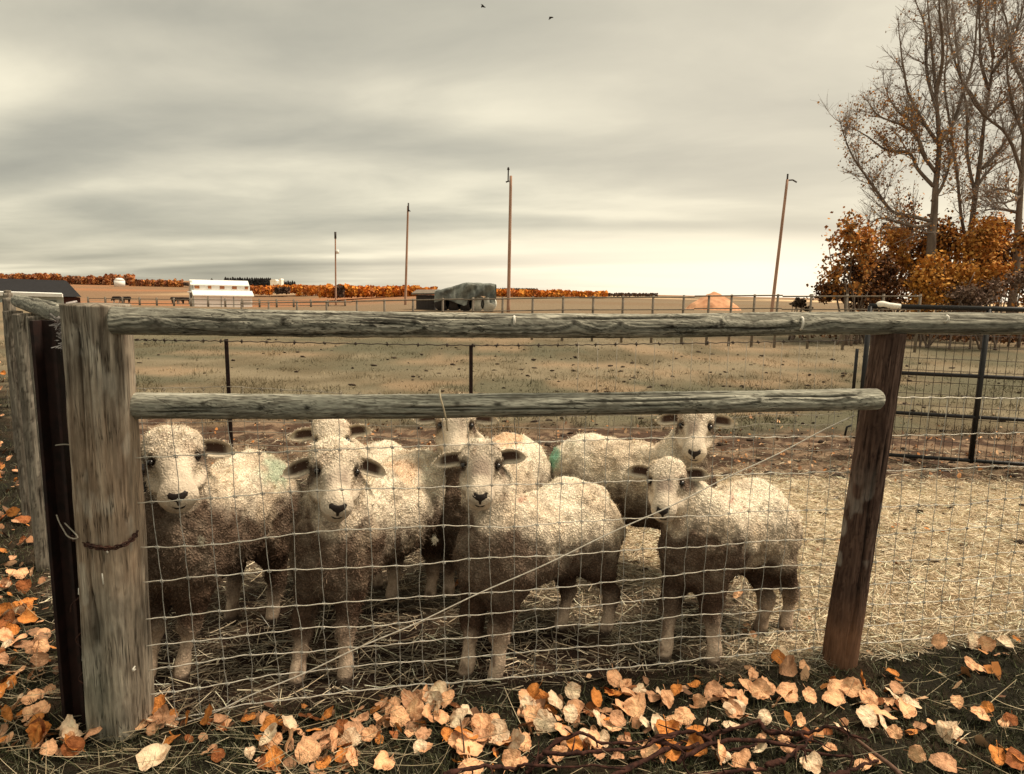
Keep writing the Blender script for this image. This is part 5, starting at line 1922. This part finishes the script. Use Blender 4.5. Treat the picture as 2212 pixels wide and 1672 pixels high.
def black_barn():
    Y = 90.0
    x1e = at(176, 640, Y)[0]
    x1r = at(143, 608, Y + 6)[0]
    zr, ze = at(120, 605.5, Y + 6)[2], at(150, 641, Y)[2]
    x0 = at(-260, 600, Y)[0]
    zg = gz1(x1e, Y)
    ht = thing('black_roofed_barn', ((x0 + x1e) / 2, Y, zg), 'long low barn with a black hipped roof at the left edge', 'barn')
    b = MB()
    x1b = at(166, 645, Y + 12)[0]
    b.add([(x0, Y, ze), (x1e, Y, ze), (x1b, Y + 12, ze), (x0, Y + 12, ze), (x0 + 2, Y + 6, zr + .2), (x1r, Y + 6, zr)], [(0, 1, 5, 4), (1, 2, 5), (2, 3, 4, 5), (3, 0, 4), (3, 2, 1, 0)])
    b.build('roof', M['black_roof'], ht)
    b = MB()
    prism(b, [(x0 + .5, Y + .8, zg - .3), (x1e - .7, Y + .8, zg - .3), (x1b - .7, Y + 11, zg - .3), (x0 + .5, Y + 11, zg - .3)], np.array([0, 0, ze - zg + .2]))
    b.build('wall', M['brick'], ht)
    Y2 = 58.0
    xa, xb = at(-200, 640, Y2)[0], at(141, 640, Y2)[0]
    zt0, zt1 = at(0, 629, Y2)[2], at(140, 634, Y2)[2]
    zg2 = gz1(xb, Y2)
    s2 = thing('white_eaved_shed', ((xa + xb) / 2, Y2, zg2), 'low grey shed with a bright white eave in front of the black-roofed barn', 'shed')
    b = MB()
    prism(b, [(xa, Y2 - .4, zt0 + .05), (xb, Y2 - .4, zt1 - .03), (xb, Y2 - .4, zt1 - .30), (xa, Y2 - .4, zt0 - .35)], np.array([0, .12, 0]))
    b.build('fascia', M['white_paint'], s2)
    b = MB()
    prism(b, [(xa, Y2 - .28, zt0 - .06), (xb, Y2 - .28, zt1 - .1), (xb, Y2 - .28, zt1 - .2), (xa, Y2 - .28, zt0 - .3)], np.array([xb / Y2 * 5.2, 5, .05]))
    b.build('roof', M['white_paint'], s2)
    b = MB()
    sk = xb / Y2
    prism(b, [(xa, Y2 + .2, zg2 - .2), (xb - .3, Y2 + .2, zg2 - .2), (xb - .3 + sk * 4.6, Y2 + 4.6, zg2 - .2), (xa, Y2 + 4.6, zg2 - .2)], np.array([0, 0, zt1 - .32 - zg2 + .2]))
    b.build('wall', M['grey_paint'], s2)
    MB().box((xb - 3.0, Y2 + .17, zt1 - .72), (4.2, .06, .26)).build('window', M['trim'], s2)
    MB().box((xb - 8.0, Y2 + .17, zt1 - .72), (3.6, .06, .26)).build('window', M['trim'], s2)


black_barn()


def grain_bin():
    Y = 400.0
    c = at(258, 609, Y)
    r0 = 10.5 / 1450 * Y
    zg = gz1(c[0], Y)
    z1, z2 = at(258, 606, Y)[2], at(258, 600.5, Y)[2]
    t = thing('grain_bin', (c[0], Y, zg), 'round white grain bin among the rust-coloured trees', 'grain bin')
    MB().tube([(c[0], Y, zg), (c[0], Y, z1)], r0, 20).build('wall', M['white_paint'], t, True)
    MB().tube([(c[0], Y, z1), (c[0], Y, lerp(z1, z2, .7)), (c[0], Y, z2)], [r0 * 1.02, r0 * .7, r0 * .3], 20).build('roof', M['white_paint'], t, True)


grain_bin()


def tarp_stack():
    Y = 45.0
    x0, x1 = at(938, 640, Y)[0], at(1069, 640, Y)[0]
    ztop = at(1010, 610.5, Y)[2]
    t = thing('hay_stack', ((x0 + x1) / 2, Y, 0), 'hay stack under a wrinkled dark grey tarpaulin', 'hay stack')
    Lx, D = x1 - x0, 3.0
    nu, nv = 70, 46
    V = np.zeros((nu, nv, 3))
    for i in range(nu):
        u = i / (nu - 1)
        x = x0 + Lx * u
        h = ztop * lerp(.72, 1.0, float(sstep(0.0, .55, u))) * (1 - .03 * float(sstep(.9, 1, u)))
        hem = 0.36 + 0.34 * abs(math.sin(u * 5.2 + .6)) + (.35 if .55 < u < .9 else 0.0)
        for j in range(nv):
            s = -1.6 + 3.2 * j / (nv - 1)
            if abs(s) <= 1:
                y, z = Y + D / 2 + s * D / 2, h - .10 * s * s
            else:
                q = (abs(s) - 1) / .6
                y = Y + D / 2 + math.copysign(D / 2 + .10 * q, s)
                z = lerp(h - .10, hem, q)
            V[i, j] = (x, y, z)
    P = V.reshape(-1, 3)
    n = fbm(P * [1, .8, .35], 2.4, 4, 61) - .5
    fold = np.sin(P[:, 0] * 5.2 + 2.5 * np.sin(P[:, 2] * 2.2)) * .09
    P[:, 1] -= (n * .55 + fold) * (P[:, 1] < Y + .5)
    P[:, 2] += n * .16
    i = (np.arange(nu - 1)[:, None] * nv + np.arange(nv - 1)[None, :]).ravel()
    link('tarpaulin', mesh_np('tarpaulin', P, Q=np.stack([i, i + nv, i + nv + 1, i + 1], 1)), M['tarp'], t)
    for k in range(5):
        x = lerp(x0 + .45, x1 - .45, k / 4)
        a = np.linspace(0, 2 * math.pi, 17)[:-1]
        b = MB()
        b.tube([(x, Y + .35, .52), (x, Y + 2.6, .52)], .52, 18)
        b.build('bale', M['bale'] if k > 2 else M['pole_dark'], t, True)
    # low shed roof at its left
    xa, xb = at(902, 630, 48)[0], at(940, 630, 48)[0]
    zr = at(915, 626, 48)[2]
    s = thing('low_shed', ((xa + xb) / 2, 48, 0), 'low weathered shed beside the tarpaulin hay stack', 'shed')
    b = MB()
    prism(b, [(xa - .3, 47, zr - .25), (xa - .1, 48.2, zr), (xb + .3, 48.2, zr + .05), (xb + .3, 47, zr - .2)], np.array([0, 0, -.1]))
    b.build('roof', M['far_rail'], s)
    MB().box(((xa + xb) / 2, 48.2, zr / 2 - .2), (xb - xa, 2, zr - .35)).build('wall', M['pole_dark'], s)


tarp_stack()

# heap of orange earth
Y = 68.0
mc = at(1545, 668, Y)
nm = 40
b = MB()
Vm, Cm = [], []
for i in range(nm):
    for j in range(nm):
        u, v = -1 + 2 * i / (nm - 1), -1 + 2 * j / (nm - 1)
        Vm.append((mc[0] + u * 3.1, Y + v * 3.0, 0))
Vm = np.array(Vm)
rr = np.sqrt(((Vm[:, 0] - mc[0] + 0.25) / 2.7) ** 2 + ((Vm[:, 1] - Y) / 2.6) ** 2)
hz = 1.85 * np.clip(1 - rr, 0, 1) ** 0.75
Vm[:, 2] = np.maximum(hz + (fbm(Vm, 1.5, 4, 8) - .5) * .5 * (hz > 0) - .05, -.2)
ii = (np.arange(nm - 1)[:, None] * nm + np.arange(nm - 1)[None, :]).ravel()
props(link('earth_mound', mesh_np('earth_mound', Vm, Q=np.stack([ii, ii + nm, ii + nm + 1, ii + 1], 1)), M['mound']), 'heap of orange earth behind the rail fence', 'mound')


# ------------------------------------------------------------------ cows far off
def cow(px, py, Y, head, lab, seed):
    c = at(px, py, Y)
    z0 = gz1(c[0], Y)
    r = np.random.default_rng(seed)
    B = Body()
    f = np.array([head, 0.15, 0])
    o = np.array([c[0], Y, z0])
    up = np.array([0, 0, 1.0])
    B.cone(o + f * .7 + up * 1.05, o - f * .7 + up * 1.08, .36, .38, .1)
    B.cone(o + f * .75 + up * 1.1, o + f * 1.15 + up * .75, .22, .15, .1)
    B.cone(o + f * 1.12 + up * .75, o + f * 1.3 + up * .42, .14, .09, .05)
    for sx in (-.62, .66):
        for sy in (-.2, .2):
            B.cone(o + f * sx + [0, sy, .85], o + f * sx + [0, sy, .0], .15, .07, .08)
    lo, hi = o - [2, 1, .2], o + [2, 1, 2]
    V, Q = B.mesh([np.arange(lo[i], hi[i], .085) for i in range(3)])
    n = fbm(V, 1.1, 2, seed)
    col = mix3(np.tile([0.022, 0.016, 0.014], (len(V), 1)), (0.62, .58, .5), sstep(.58, .62, n) * sstep(.9, .5, V[:, 2] - z0))
    t = thing('cow', o, lab, 'cow', 'cows grazing far off')
    link('body', mesh_np('body', V, Q=Q, col=col), M['cow'], t)


cow(252, 648, 145, -1, 'leftmost cow grazing far off below the grain bin', 1)
cow(273, 648, 145, -1, 'second cow from the left grazing far off below the grain bin', 2)
cow(379, 650, 150, 1, 'leftmost of three tiny dark cows beside the white barn', 3)
cow(389.5, 650, 150, -1, 'middle of three tiny dark cows beside the white barn', 4)
cow(402, 651, 150, 1, 'tiny dark cow nearest the white barn', 5)


# ------------------------------------------------------------------ trees and bushes
def leaf_cloud(name, cen, size, n, cols, seed, mat, parent, lsize, kind='stuff', lump=3.0, thresh=0.42):
    """leaf-sized faces spread through an uneven volume"""
    r = np.random.default_rng(seed)
    # several uneven lobes and a few upright shoots
    nl = 9
    lc = r.normal(size=(nl, 3)) * [.42, .42, .38]
    lr = r.uniform(.26, .52, (nl, 1)) * np.array([1, 1, .9])
    sh = r.random(nl) < .3
    lr[sh] *= [.45, .45, 1.5]
    li = r.choice(nl, n * 3, p=np.prod(lr, 1) / np.prod(lr, 1).sum())
    P = r.normal(size=(n * 3, 3))
    P = P / np.linalg.norm(P, axis=1)[:, None] * (r.random((n * 3, 1)) ** 0.5) * (1 + .25 * r.normal(size=(n * 3, 1)))
    W = (lc[li] + P * lr[li]) * size + cen
    k = (fbm(W, lump / max(size), 3, seed) > thresh) & (W[:, 2] > 0.02)
    W = W[k][:n]
    N = len(W)
    s = lsize * r.uniform(.6, 1.3, N)
    u = unit_rows(r.normal(size=(N, 3)))
    v = unit_rows(np.cross(u, r.normal(size=(N, 3))))
    V = np.stack([W - u * s[:, None] * .5, W + v * s[:, None] * .4, W + u * s[:, None] * .5, W - v * s[:, None] * .4], 1).reshape(-1, 3)
    Q = np.arange(N * 4).reshape(N, 4)
    cl = fbm(W, 2.2 * lump / max(size), 2, seed + 5)
    c = np.array(cols)[r.integers(0, len(cols), N)] * (0.65 + 0.75 * cl[:, None]) * r.uniform(.8, 1.2, (N, 1))
    o = link(name, mesh_np(name, V, Q=Q, col=np.repeat(np.clip(c, .008, .9), 4, 0), smooth=False), mat, parent)
    if kind:
        o['kind'] = kind
    return o


def unit_rows(a):
    return a / (np.linalg.norm(a, axis=1)[:, None] + 1e-9)


def zp(zx, zy, Y):
    return at(1732 + zx * .4193, zy * .4193, Y)


def tree(label, Y, trunk, limbs, r0, seed, leafzones, twig_n):
    r = np.random.default_rng(seed)
    P = [zp(x, y, Y) for x, y in trunk]
    base = P[0].copy()
    base[2] = -0.1
    base[0] = P[0][0] - (P[1][0] - P[0][0]) * 0.1
    t = thing('cottonwood_tree', (base[0], Y, 0), label, 'tree', 'bare autumn trees on the right')
    P = [base] + P
    TR = bez(P, 46)
    frac = np.linspace(0, 1, 46)
    MB().tube(TR, r0 * (1 - frac) ** 1.15 * .75 + 0.012, 10).build('trunk', M['bark'], t, True)
    limbs3 = []
    for li, lb in enumerate(limbs):
        dep = r.uniform(-1.6, 1.6)
        Q = []
        for i, (x, y) in enumerate(lb):
            Q.append(zp(x, y, Y + dep * i / max(1, len(lb) - 1)))
        C = bez(Q, 24)
        C += np.cumsum(r.normal(size=C.shape) * .012, 0) * np.linspace(0, 1, 24)[:, None]
        ra = r0 * 0.27 * (1 - np.linspace(0, 1, 24)) ** .8 + .008
        MB().tube(C, ra, 7).build('limb', M['bark'], t, True)
        limbs3.append(C)
    limbs3.append(TR[22:])
    # side branches and twigs
    segs = []
    tips = []
    for C in limbs3:
        n = len(C)
        ln = np.linalg.norm(C[-1] - C[0])
        nb = int(14 + ln * 4.6)
        for k in range(nb):
            q = r.uniform(.16, 1.0)
            p = C[int(q * (n - 1))]
            tan = unit(C[min(n - 1, int(q * (n - 1)) + 1)] - C[max(0, int(q * (n - 1)) - 1)])
            d = unit(tan * .75 + r.normal(size=3) * .62 + [0, 0, .30])
            L_ = r.uniform(.5, 1.7) * (1.15 - .5 * q)
            pts = [p]
            for s in range(5):
                d = unit(d + r.normal(size=3) * .16 + [0, 0, .07])
                pts.append(pts[-1] + d * L_ / 5)
            segs.append((np.array(pts), .016 * (1.2 - q * .5)))
            for m in range(twig_n):
                q2 = r.uniform(.25, 1)
                p2 = lerp(pts[int(q2 * 4)], pts[int(q2 * 4) + 1], r.random())
                d2 = unit(d * .7 + r.normal(size=3) * .6 + [0, 0, .28])
                l2 = r.uniform(.18, .62)
                e = p2 + d2 * l2
                mid_ = p2 + d2 * l2 * .5 + r.normal(size=3) * .03
                segs.append((np.array([p2, mid_, e]), .0052))
                tips.append((p2 + e) / 2)
                tips.append(e)
    b = MB()
    for pts, ra in segs:
        b.tube(pts, np.linspace(ra, ra * .45, len(pts)), 4 if ra > .01 else 3, cap=False)
    o = b.build('twigs', M['fine_twig'], t)
    o['kind'] = 'stuff'
    # remaining leaves
    tips = np.array(tips)
    keep = np.zeros(len(tips))
    for (lx, ly, rx, ry, w) in leafzones:
        c = zp(lx, ly, Y)
        s = Y / FPX * .4193
        keep = np.maximum(keep, w * np.exp(-(((tips[:, 0] - c[0]) / (rx * s)) ** 2 + ((tips[:, 2] - c[2]) / (ry * s)) ** 2)))
    keep = np.maximum(keep, 0.04)
    k = r.random(len(tips)) < keep
    T_ = np.repeat(tips[k], 2, 0) + r.normal(size=(k.sum() * 2, 3)) * .07
    N = len(T_)
    s = r.uniform(.05, .10, N)
    u = unit_rows(r.normal(size=(N, 3)))
    v = unit_rows(np.cross(u, r.normal(size=(N, 3))))
    V = np.stack([T_ - u * s[:, None] * .5, T_ + v * s[:, None] * .45, T_ + u * s[:, None] * .5, T_ - v * s[:, None] * .45], 1).reshape(-1, 3)
    c = pick_col(N, [(0.58, 0.27, 0.075), (0.46, 0.19, 0.05), (0.62, 0.35, 0.12), (0.34, 0.17, 0.07), (0.24, 0.16, 0.10)], r)
    o = link('crown', mesh_np('crown', V, Q=np.arange(N * 4).reshape(N, 4), col=np.repeat(np.clip(c, .01, .8), 4, 0), smooth=False), M['crown'], t)
    o['kind'] = 'stuff'


tree('bare autumn tree with rust leaves low on its left side, leftmost of the tall trees', 24.0, [(660, 1330), (668, 1200), (680, 1100), (688, 950), (705, 770), (692, 520), (672, 300), (650, 60), (632, -160)],
     [[(703, 745), (620, 620), (545, 470), (515, 300), (490, 70)], [(688, 890), (625, 800), (592, 700), (510, 640), (400, 590), (330, 500)], [(664, 1140), (560, 1113), (470, 1093), (405, 1015), (340, 920), (275, 830), (225, 720), (185, 600)],
      [(676, 960), (595, 872), (545, 788), (430, 765), (330, 690), (240, 640)], [(705, 745), (770, 650), (832, 480), (890, 290), (915, 40), (930, -140)], [(692, 560), (640, 380), (625, 150), (560, -20)], [(690, 480), (720, 300), (700, 60), (690, -140)],
      [(668, 1040), (720, 960), (760, 840), (750, 700)], [(664, 1150), (600, 1170), (500, 1150), (400, 1130), (320, 1180)], [(640, 830), (560, 640), (470, 560), (400, 430)]],
     0.22, 301, [(430, 760, 200, 150, .95), (520, 880, 160, 130, .9), (330, 690, 160, 120, .6), (720, 830, 120, 160, .7), (560, 1090, 200, 90, .5), (400, 560, 130, 120, .4)], 13)
tree('tallest bare tree with two close stems, second of the tall trees', 25.5, [(843, 1540), (850, 1400), (862, 1250), (890, 1020), (920, 800), (940, 600), (975, 380), (990, 150), (1005, -120)],
     [[(890, 1000), (850, 800), (842, 560), (800, 350), (770, 50), (760, -140)], [(930, 870), (1010, 780), (1090, 650), (1160, 520), (1230, 380)], [(940, 600), (880, 500), (815, 400), (760, 200), (740, -40)], [(975, 380), (1060, 260), (1120, 120), (1150, -60)],
      [(940, 620), (1000, 560), (1090, 480), (1180, 350)], [(848, 1250), (820, 1120), (800, 900), (770, 650), (742, 430), (760, 230), (735, 20)], [(960, 460), (910, 300), (900, 120), (870, -80)], [(985, 300), (960, 150), (955, -80)],
      [(900, 960), (960, 880), (1030, 820), (1110, 790)]],
     0.20, 302, [(1060, 290, 110, 80, .55), (1030, 500, 90, 80, .4), (830, 900, 120, 160, .45), (1000, 830, 90, 80, .4), (870, 40, 70, 70, .4)], 13)
tree('bare tree at the right edge of the picture, rightmost of the tall trees', 24.5, [(1098, 1420), (1108, 1250), (1120, 1050), (1134, 850), (1143, 650), (1150, 420), (1160, 200), (1170, -60)],
     [[(1134, 900), (1060, 700), (960, 610), (880, 520), (830, 420)], [(1118, 1000), (1060, 985), (990, 985), (915, 1010)], [(1112, 1095), (1040, 1085), (980, 1090), (920, 1120)], [(1143, 700), (1090, 560), (1060, 380), (1050, 150)],
      [(1140, 800), (1220, 640), (1260, 420)], [(1150, 450), (1090, 300), (1070, 100), (1050, -80)], [(1128, 1010), (1060, 1040), (980, 1040)]],
     0.20, 303, [(1060, 280, 80, 70, .4), (1010, 980, 100, 90, .25)], 13)

OR = [(0.54, 0.23, 0.055), (0.46, 0.18, 0.04), (0.34, 0.135, 0.04), (0.58, 0.30, 0.085)]
DK = [(0.085, 0.040, 0.020), (0.055, 0.028, 0.016), (0.13, 0.055, 0.022), (0.20, 0.085, 0.03)]
YE = [(0.52, 0.24, 0.045), (0.46, 0.19, 0.035), (0.58, 0.31, 0.08), (0.30, 0.13, 0.03)]
BUSH = [('sparse orange-leaved bush at the left end of the thicket', 1833, 580, 58, 85, 21.0, 1500, OR + [(0.18, .11, .05)], .11, 3.6, .46),
        ('dark low bush between the sparse bush and the yellow one', 1895, 604, 80, 62, 22.0, 3200, DK, .11, 3.0, .36),
        ('broad orange bush under the leftmost tall tree', 1952, 552, 90, 85, 26.5, 3600, OR + DK[:2], .13, 3.0, .38),
        ('bright yellow-orange bush low in the thicket', 2022, 600, 52, 62, 20.5, 2800, YE, .11, 3.2, .36),
        ('dark reddish bush behind the second tall tree', 2115, 570, 90, 100, 26.5, 4200, DK + [(0.26, .11, .03)], .13, 3.0, .34),
        ('orange-topped bush near the right edge', 2170, 540, 70, 70, 28.0, 2600, OR + DK[:2], .13, 3.0, .40),
        ('tall rust bush at the right edge of the picture', 2225, 600, 60, 95, 21.5, 2400, OR + DK[1:3], .12, 3.2, .40),
        ('golden bush filling the gap between the leftmost and second tall trees', 2065, 575, 75, 78, 24.8, 3200, YE + OR, .12, 3.0, .36),
        ('orange-brown bush behind the dark low bush', 1905, 570, 70, 62, 25.0, 2600, OR + YE, .12, 3.2, .40),
        ('low twiggy grey-brown bush beneath the right trees', 2135, 628, 85, 36, 20.0, 2200, [(0.16, .11, .08), (0.10, .06, .04), (0.20, .13, .10)], .09, 4.0, .40),
        ('low dark bush at the foot of the sparse orange bush', 1845, 628, 60, 22, 21.5, 1300, DK, .10, 3.0, .30),
        ('small dark bush behind the rail fence by the leaning pole', 1725, 657, 18, 12, 23.0, 500, [(0.10, .075, .05), (0.07, .05, .035)], .09, 3.0, .3)]
for n_, (lab, px, py, rx, ry, Y, n, cols, ls, lump, th) in enumerate(BUSH):
    c = at(px, py, Y)
    s = Y / FPX
    t = thing('bush', (c[0], Y, 0), lab, 'bush', 'autumn bushes on the right')
    size = np.array([rx * s, rx * s * .8, ry * s])
    leaf_cloud('foliage', c, size * 1.25, int(n * 1.7), cols, 400 + n_, M['crown'], t, ls, lump=lump, thresh=th)
    r = np.random.default_rng(n_)
    for k in range(6):
        e = c + r.normal(size=3) * size * .45
        f_ = np.array([c[0] + r.normal() * .25, Y + r.normal() * .25, -.05])
        m_ = (e + f_) / 2 + r.normal(size=3) * .12
        MB().tube(bez([f_, m_, e], 10), np.linspace(.035, .010, 10), 6).build('stem', M['bark'], t, True)


uc = at(2040, 668, 24.0)
ug = leaf_cloud('undergrowth', np.array([uc[0] + 1.0, 24.5, .15]), np.array([7.5, 3.0, .55]), 5200, DK + [(0.16, .10, .06)], 460, M['crown'], None, .12, lump=9.0, thresh=.30)
props(ug, 'low dead undergrowth at the foot of the thicket', kind='stuff')


# spruces behind the white barn, each a ragged cone
def spruce_mesh(seed):
    r = np.random.default_rng(seed)
    V, F, C = [], [], []
    for k in range(9):
        z = .06 + k * .104
        rad = .40 * (1 - z) ** .6 + .03
        n = 11
        o = len(V)
        V.append((0, 0, z + .16))
        C.append((.020, .017, .016))
        for i in range(n):
            a = 6.283 * i / n + r.random()
            q = rad * r.uniform(.65, 1.15)
            V.append((q * math.cos(a), q * math.sin(a), z - r.uniform(0, .05)))
            C.append((.013, .012, .011))
        F += [(o, o + 1 + i, o + 1 + (i + 1) % n) for i in range(n)]
    b = MB()
    b.add(V, F, np.array(C))
    me = b.mesh('needles')
    me.materials.append(M['crown'])
    tb = MB().tube([(0, 0, -.02), (0, 0, .9)], [.02, .004], 6).mesh('trunk')
    tb.materials.append(M['bark'])
    return me, tb


SP = [spruce_mesh(s) for s in range(4)]
rsp = random.Random(12)
spots = [(457, 602, 'alone above the left end of the barn roof')]
spots += [(x, 598.5 + 2.2 * abs(math.sin(x)), 'in the long dark row above the barn roof') for x in np.arange(487, 545, 5.2)]
spots += [(x, 599.5 + 1.5 * abs(math.sin(x * 2)), 'in the dense block just right of the barn') for x in np.arange(550, 584, 4.2)]
spots += [(x, 606 + 2 * abs(math.sin(x)), 'in the short block farthest right') for x in np.arange(613, 640, 4.6)]
for (px, py, wh) in spots:
    Y = 300 + rsp.uniform(-8, 8)
    top = at(px, py, Y)
    hgt = rsp.uniform(4.2, 5.0) if py < 605 else 2.8
    me, tb = SP[rsp.randrange(4)]
    t = thing('spruce_tree', (top[0], Y, top[2] - hgt), 'dark spruce ' + wh, 'tree', 'dark spruces behind the white barn')
    t.scale = (hgt, hgt, hgt)
    t.rotation_euler = (0, 0, rsp.uniform(0, 6))
    for nm_, m_ in (('needles', me), ('trunk', tb)):
        o = bpy.data.objects.new(nm_, m_)
        COL.objects.link(o)
        o.parent = t


def hedge(name, label, rows, seed, lsize, cols):
    """far-off line of bushes that reads as one mass: rows = (px0, px1, py_top, py_bottom, Y, n)"""
    r = np.random.default_rng(seed)
    Vs, Cs = [], []
    for (p0, p1, yt, yb, Y, n) in rows:
        px = r.uniform(p0, p1, n)
        prof = 0.35 + 0.45 * fbm(np.stack([px / 6, 0 * px, 0 * px], -1), 1.0, 4, seed, .65)
        f = r.random(n) ** .8
        top = yb + (yt - yb) * (0.55 + 0.75 * prof)
        py = yb + (top - yb) * f
        Yr = Y + r.uniform(-6, 6, n)
        u, v = (px - CXP) / FPX, -(py - CYP) / FPX
        u2, v2 = u * _cr - v * _sr, u * _sr + v * _cr
        dy, dz = _cp + v2 * _sp, -_sp + v2 * _cp
        Vs.append(np.stack([u2 * Yr / dy, Yr, dz * Yr / dy + H], -1))
        ci = (fbm(np.stack([px / 9, 0 * px + Y * .05, 0 * px], -1), 1.0, 2, seed + 2) * 1.6 * len(cols)).astype(int) % len(cols)
        Cs.append(np.array(cols)[ci] * r.uniform(.6, 1.3, (n, 1)))
    W = np.concatenate(Vs)
    C = np.concatenate(Cs)
    N = len(W)
    s = lsize * r.uniform(.6, 1.3, N)
    u = unit_rows(r.normal(size=(N, 3)))
    v = unit_rows(np.cross(u, r.normal(size=(N, 3))))
    V = np.stack([W - u * s[:, None] * .5, W + v * s[:, None] * .5, W + u * s[:, None] * .5, W - v * s[:, None] * .5], 1).reshape(-1, 3)
    o = link(name, mesh_np(name, V, Q=np.arange(N * 4).reshape(N, 4), col=np.repeat(np.clip(C, .01, .8), 4, 0), smooth=False), M['crown'])
    props(o, label, kind='stuff')


RUST = [(0.36, 0.13, 0.05), (0.42, 0.17, 0.06), (0.30, 0.105, 0.045), (0.26, 0.12, 0.06), (0.48, 0.20, 0.06)]
hedge('hillside_wood', 'rust-coloured autumn wood on the far hillside at the left', [(-30, 130, 592, 622, 430, 3600), (120, 240, 597, 624, 430, 2600), (225, 290, 594, 624, 440, 1500), (280, 395, 605, 630, 420, 2600)], 71, 1.5, RUST)
hedge('autumn_hedge', 'line of glowing orange autumn bushes across the far pasture', [(541, 590, 618, 636, 230, 900), (590, 650, 616, 634, 235, 900), (640, 700, 618, 638, 230, 1000), (690, 760, 617, 642, 150, 1600), (745, 905, 619, 640, 150, 2800), (900, 942, 622, 640, 150, 800),
                                                                                  (1068, 1110, 626, 641, 160, 700), (1100, 1230, 628, 641, 165, 1500), (1225, 1310, 630, 641, 170, 800)], 72, .8,
      [(0.66, 0.23, 0.035), (0.58, 0.19, 0.03), (0.70, 0.29, 0.05), (0.44, 0.15, 0.04)])
hedge('dark_scrub', 'dark scrub along the far field edges', [(395, 412, 611, 617, 420, 300), (728, 742, 618, 640, 147, 400), (595, 625, 622, 634, 228, 500), (1080, 1160, 624, 631, 240, 600), (150, 240, 624, 630, 330, 700), (1300, 1420, 634, 640, 260, 600)], 73, .9,
      [(0.06, 0.04, 0.03), (0.10, 0.06, 0.04)])
# small white house and shed on the skyline
for (px, py, ww, lab) in ((593, 609, 14, 'tiny white house on the skyline between the spruce blocks'), (607.5, 607, 5, 'tiny bright shed beside the skyline house')):
    Y = 290.0
    c = at(px, py, Y)
    s = Y / FPX
    t = thing('farmhouse', (c[0], Y, c[2] - 2), lab, 'house')
    MB().box((c[0], Y, c[2] - 1.2), (ww * s, 3, 3)).build('wall', M['white_paint'], t)
    b = MB()
    prism(b, [(c[0] - ww * s * .55, Y - 1.7, c[2] + .3), (c[0] + ww * s * .55, Y - 1.7, c[2] + .3), (c[0] + ww * s * .3, Y - 1.7, c[2] + 1.0), (c[0] - ww * s * .3, Y - 1.7, c[2] + 1.0)], np.array([0, 3.4, 0]))
    b.build('roof', M['white_paint'], t)

# ------------------------------------------------------------------ two birds
for n_, (px, py, an) in enumerate(((1043.5, 14.5, -.25), (1190, 38, .1))):
    c = at(px, py, 30)
    t = thing('bird', c, ('small dark bird near the top edge, left of the pair', 'small dark bird flying lower, right of the pair')[n_], 'bird', 'birds in the sky')
    d = np.array([math.cos(an), 0.2, math.sin(an)])
    MB().tube([c - d * .09, c - d * .05, c, c + d * .06, c + d * .10], [.008, .026, .034, .024, .006], 8).build('body', M['bird'], t, True)
    for s in (-1, 1):
        b = MB()
        p = c + np.array([0, 0, .01])
        q = p + np.array([-.04, .10 * s, -.03 if n_ else .03])
        e = p + np.array([-.10, .17 * s, -.05 if n_ else .0])
        b.add([p + d * .05, p - d * .05, q - d * .05, q + d * .03, e, p + d * .05 + [0, 0, .006], p - d * .05 + [0, 0, .006], q - d * .05 + [0, 0, .006], q + d * .03 + [0, 0, .006], e + [0, 0, .003]],
              [(0, 1, 2, 3), (3, 2, 4), (8, 7, 6, 5), (9, 7, 8), (0, 3, 8, 5), (1, 6, 7, 2), (3, 4, 9, 8), (2, 7, 9, 4)])
        b.build('wing', M['bird'], t)
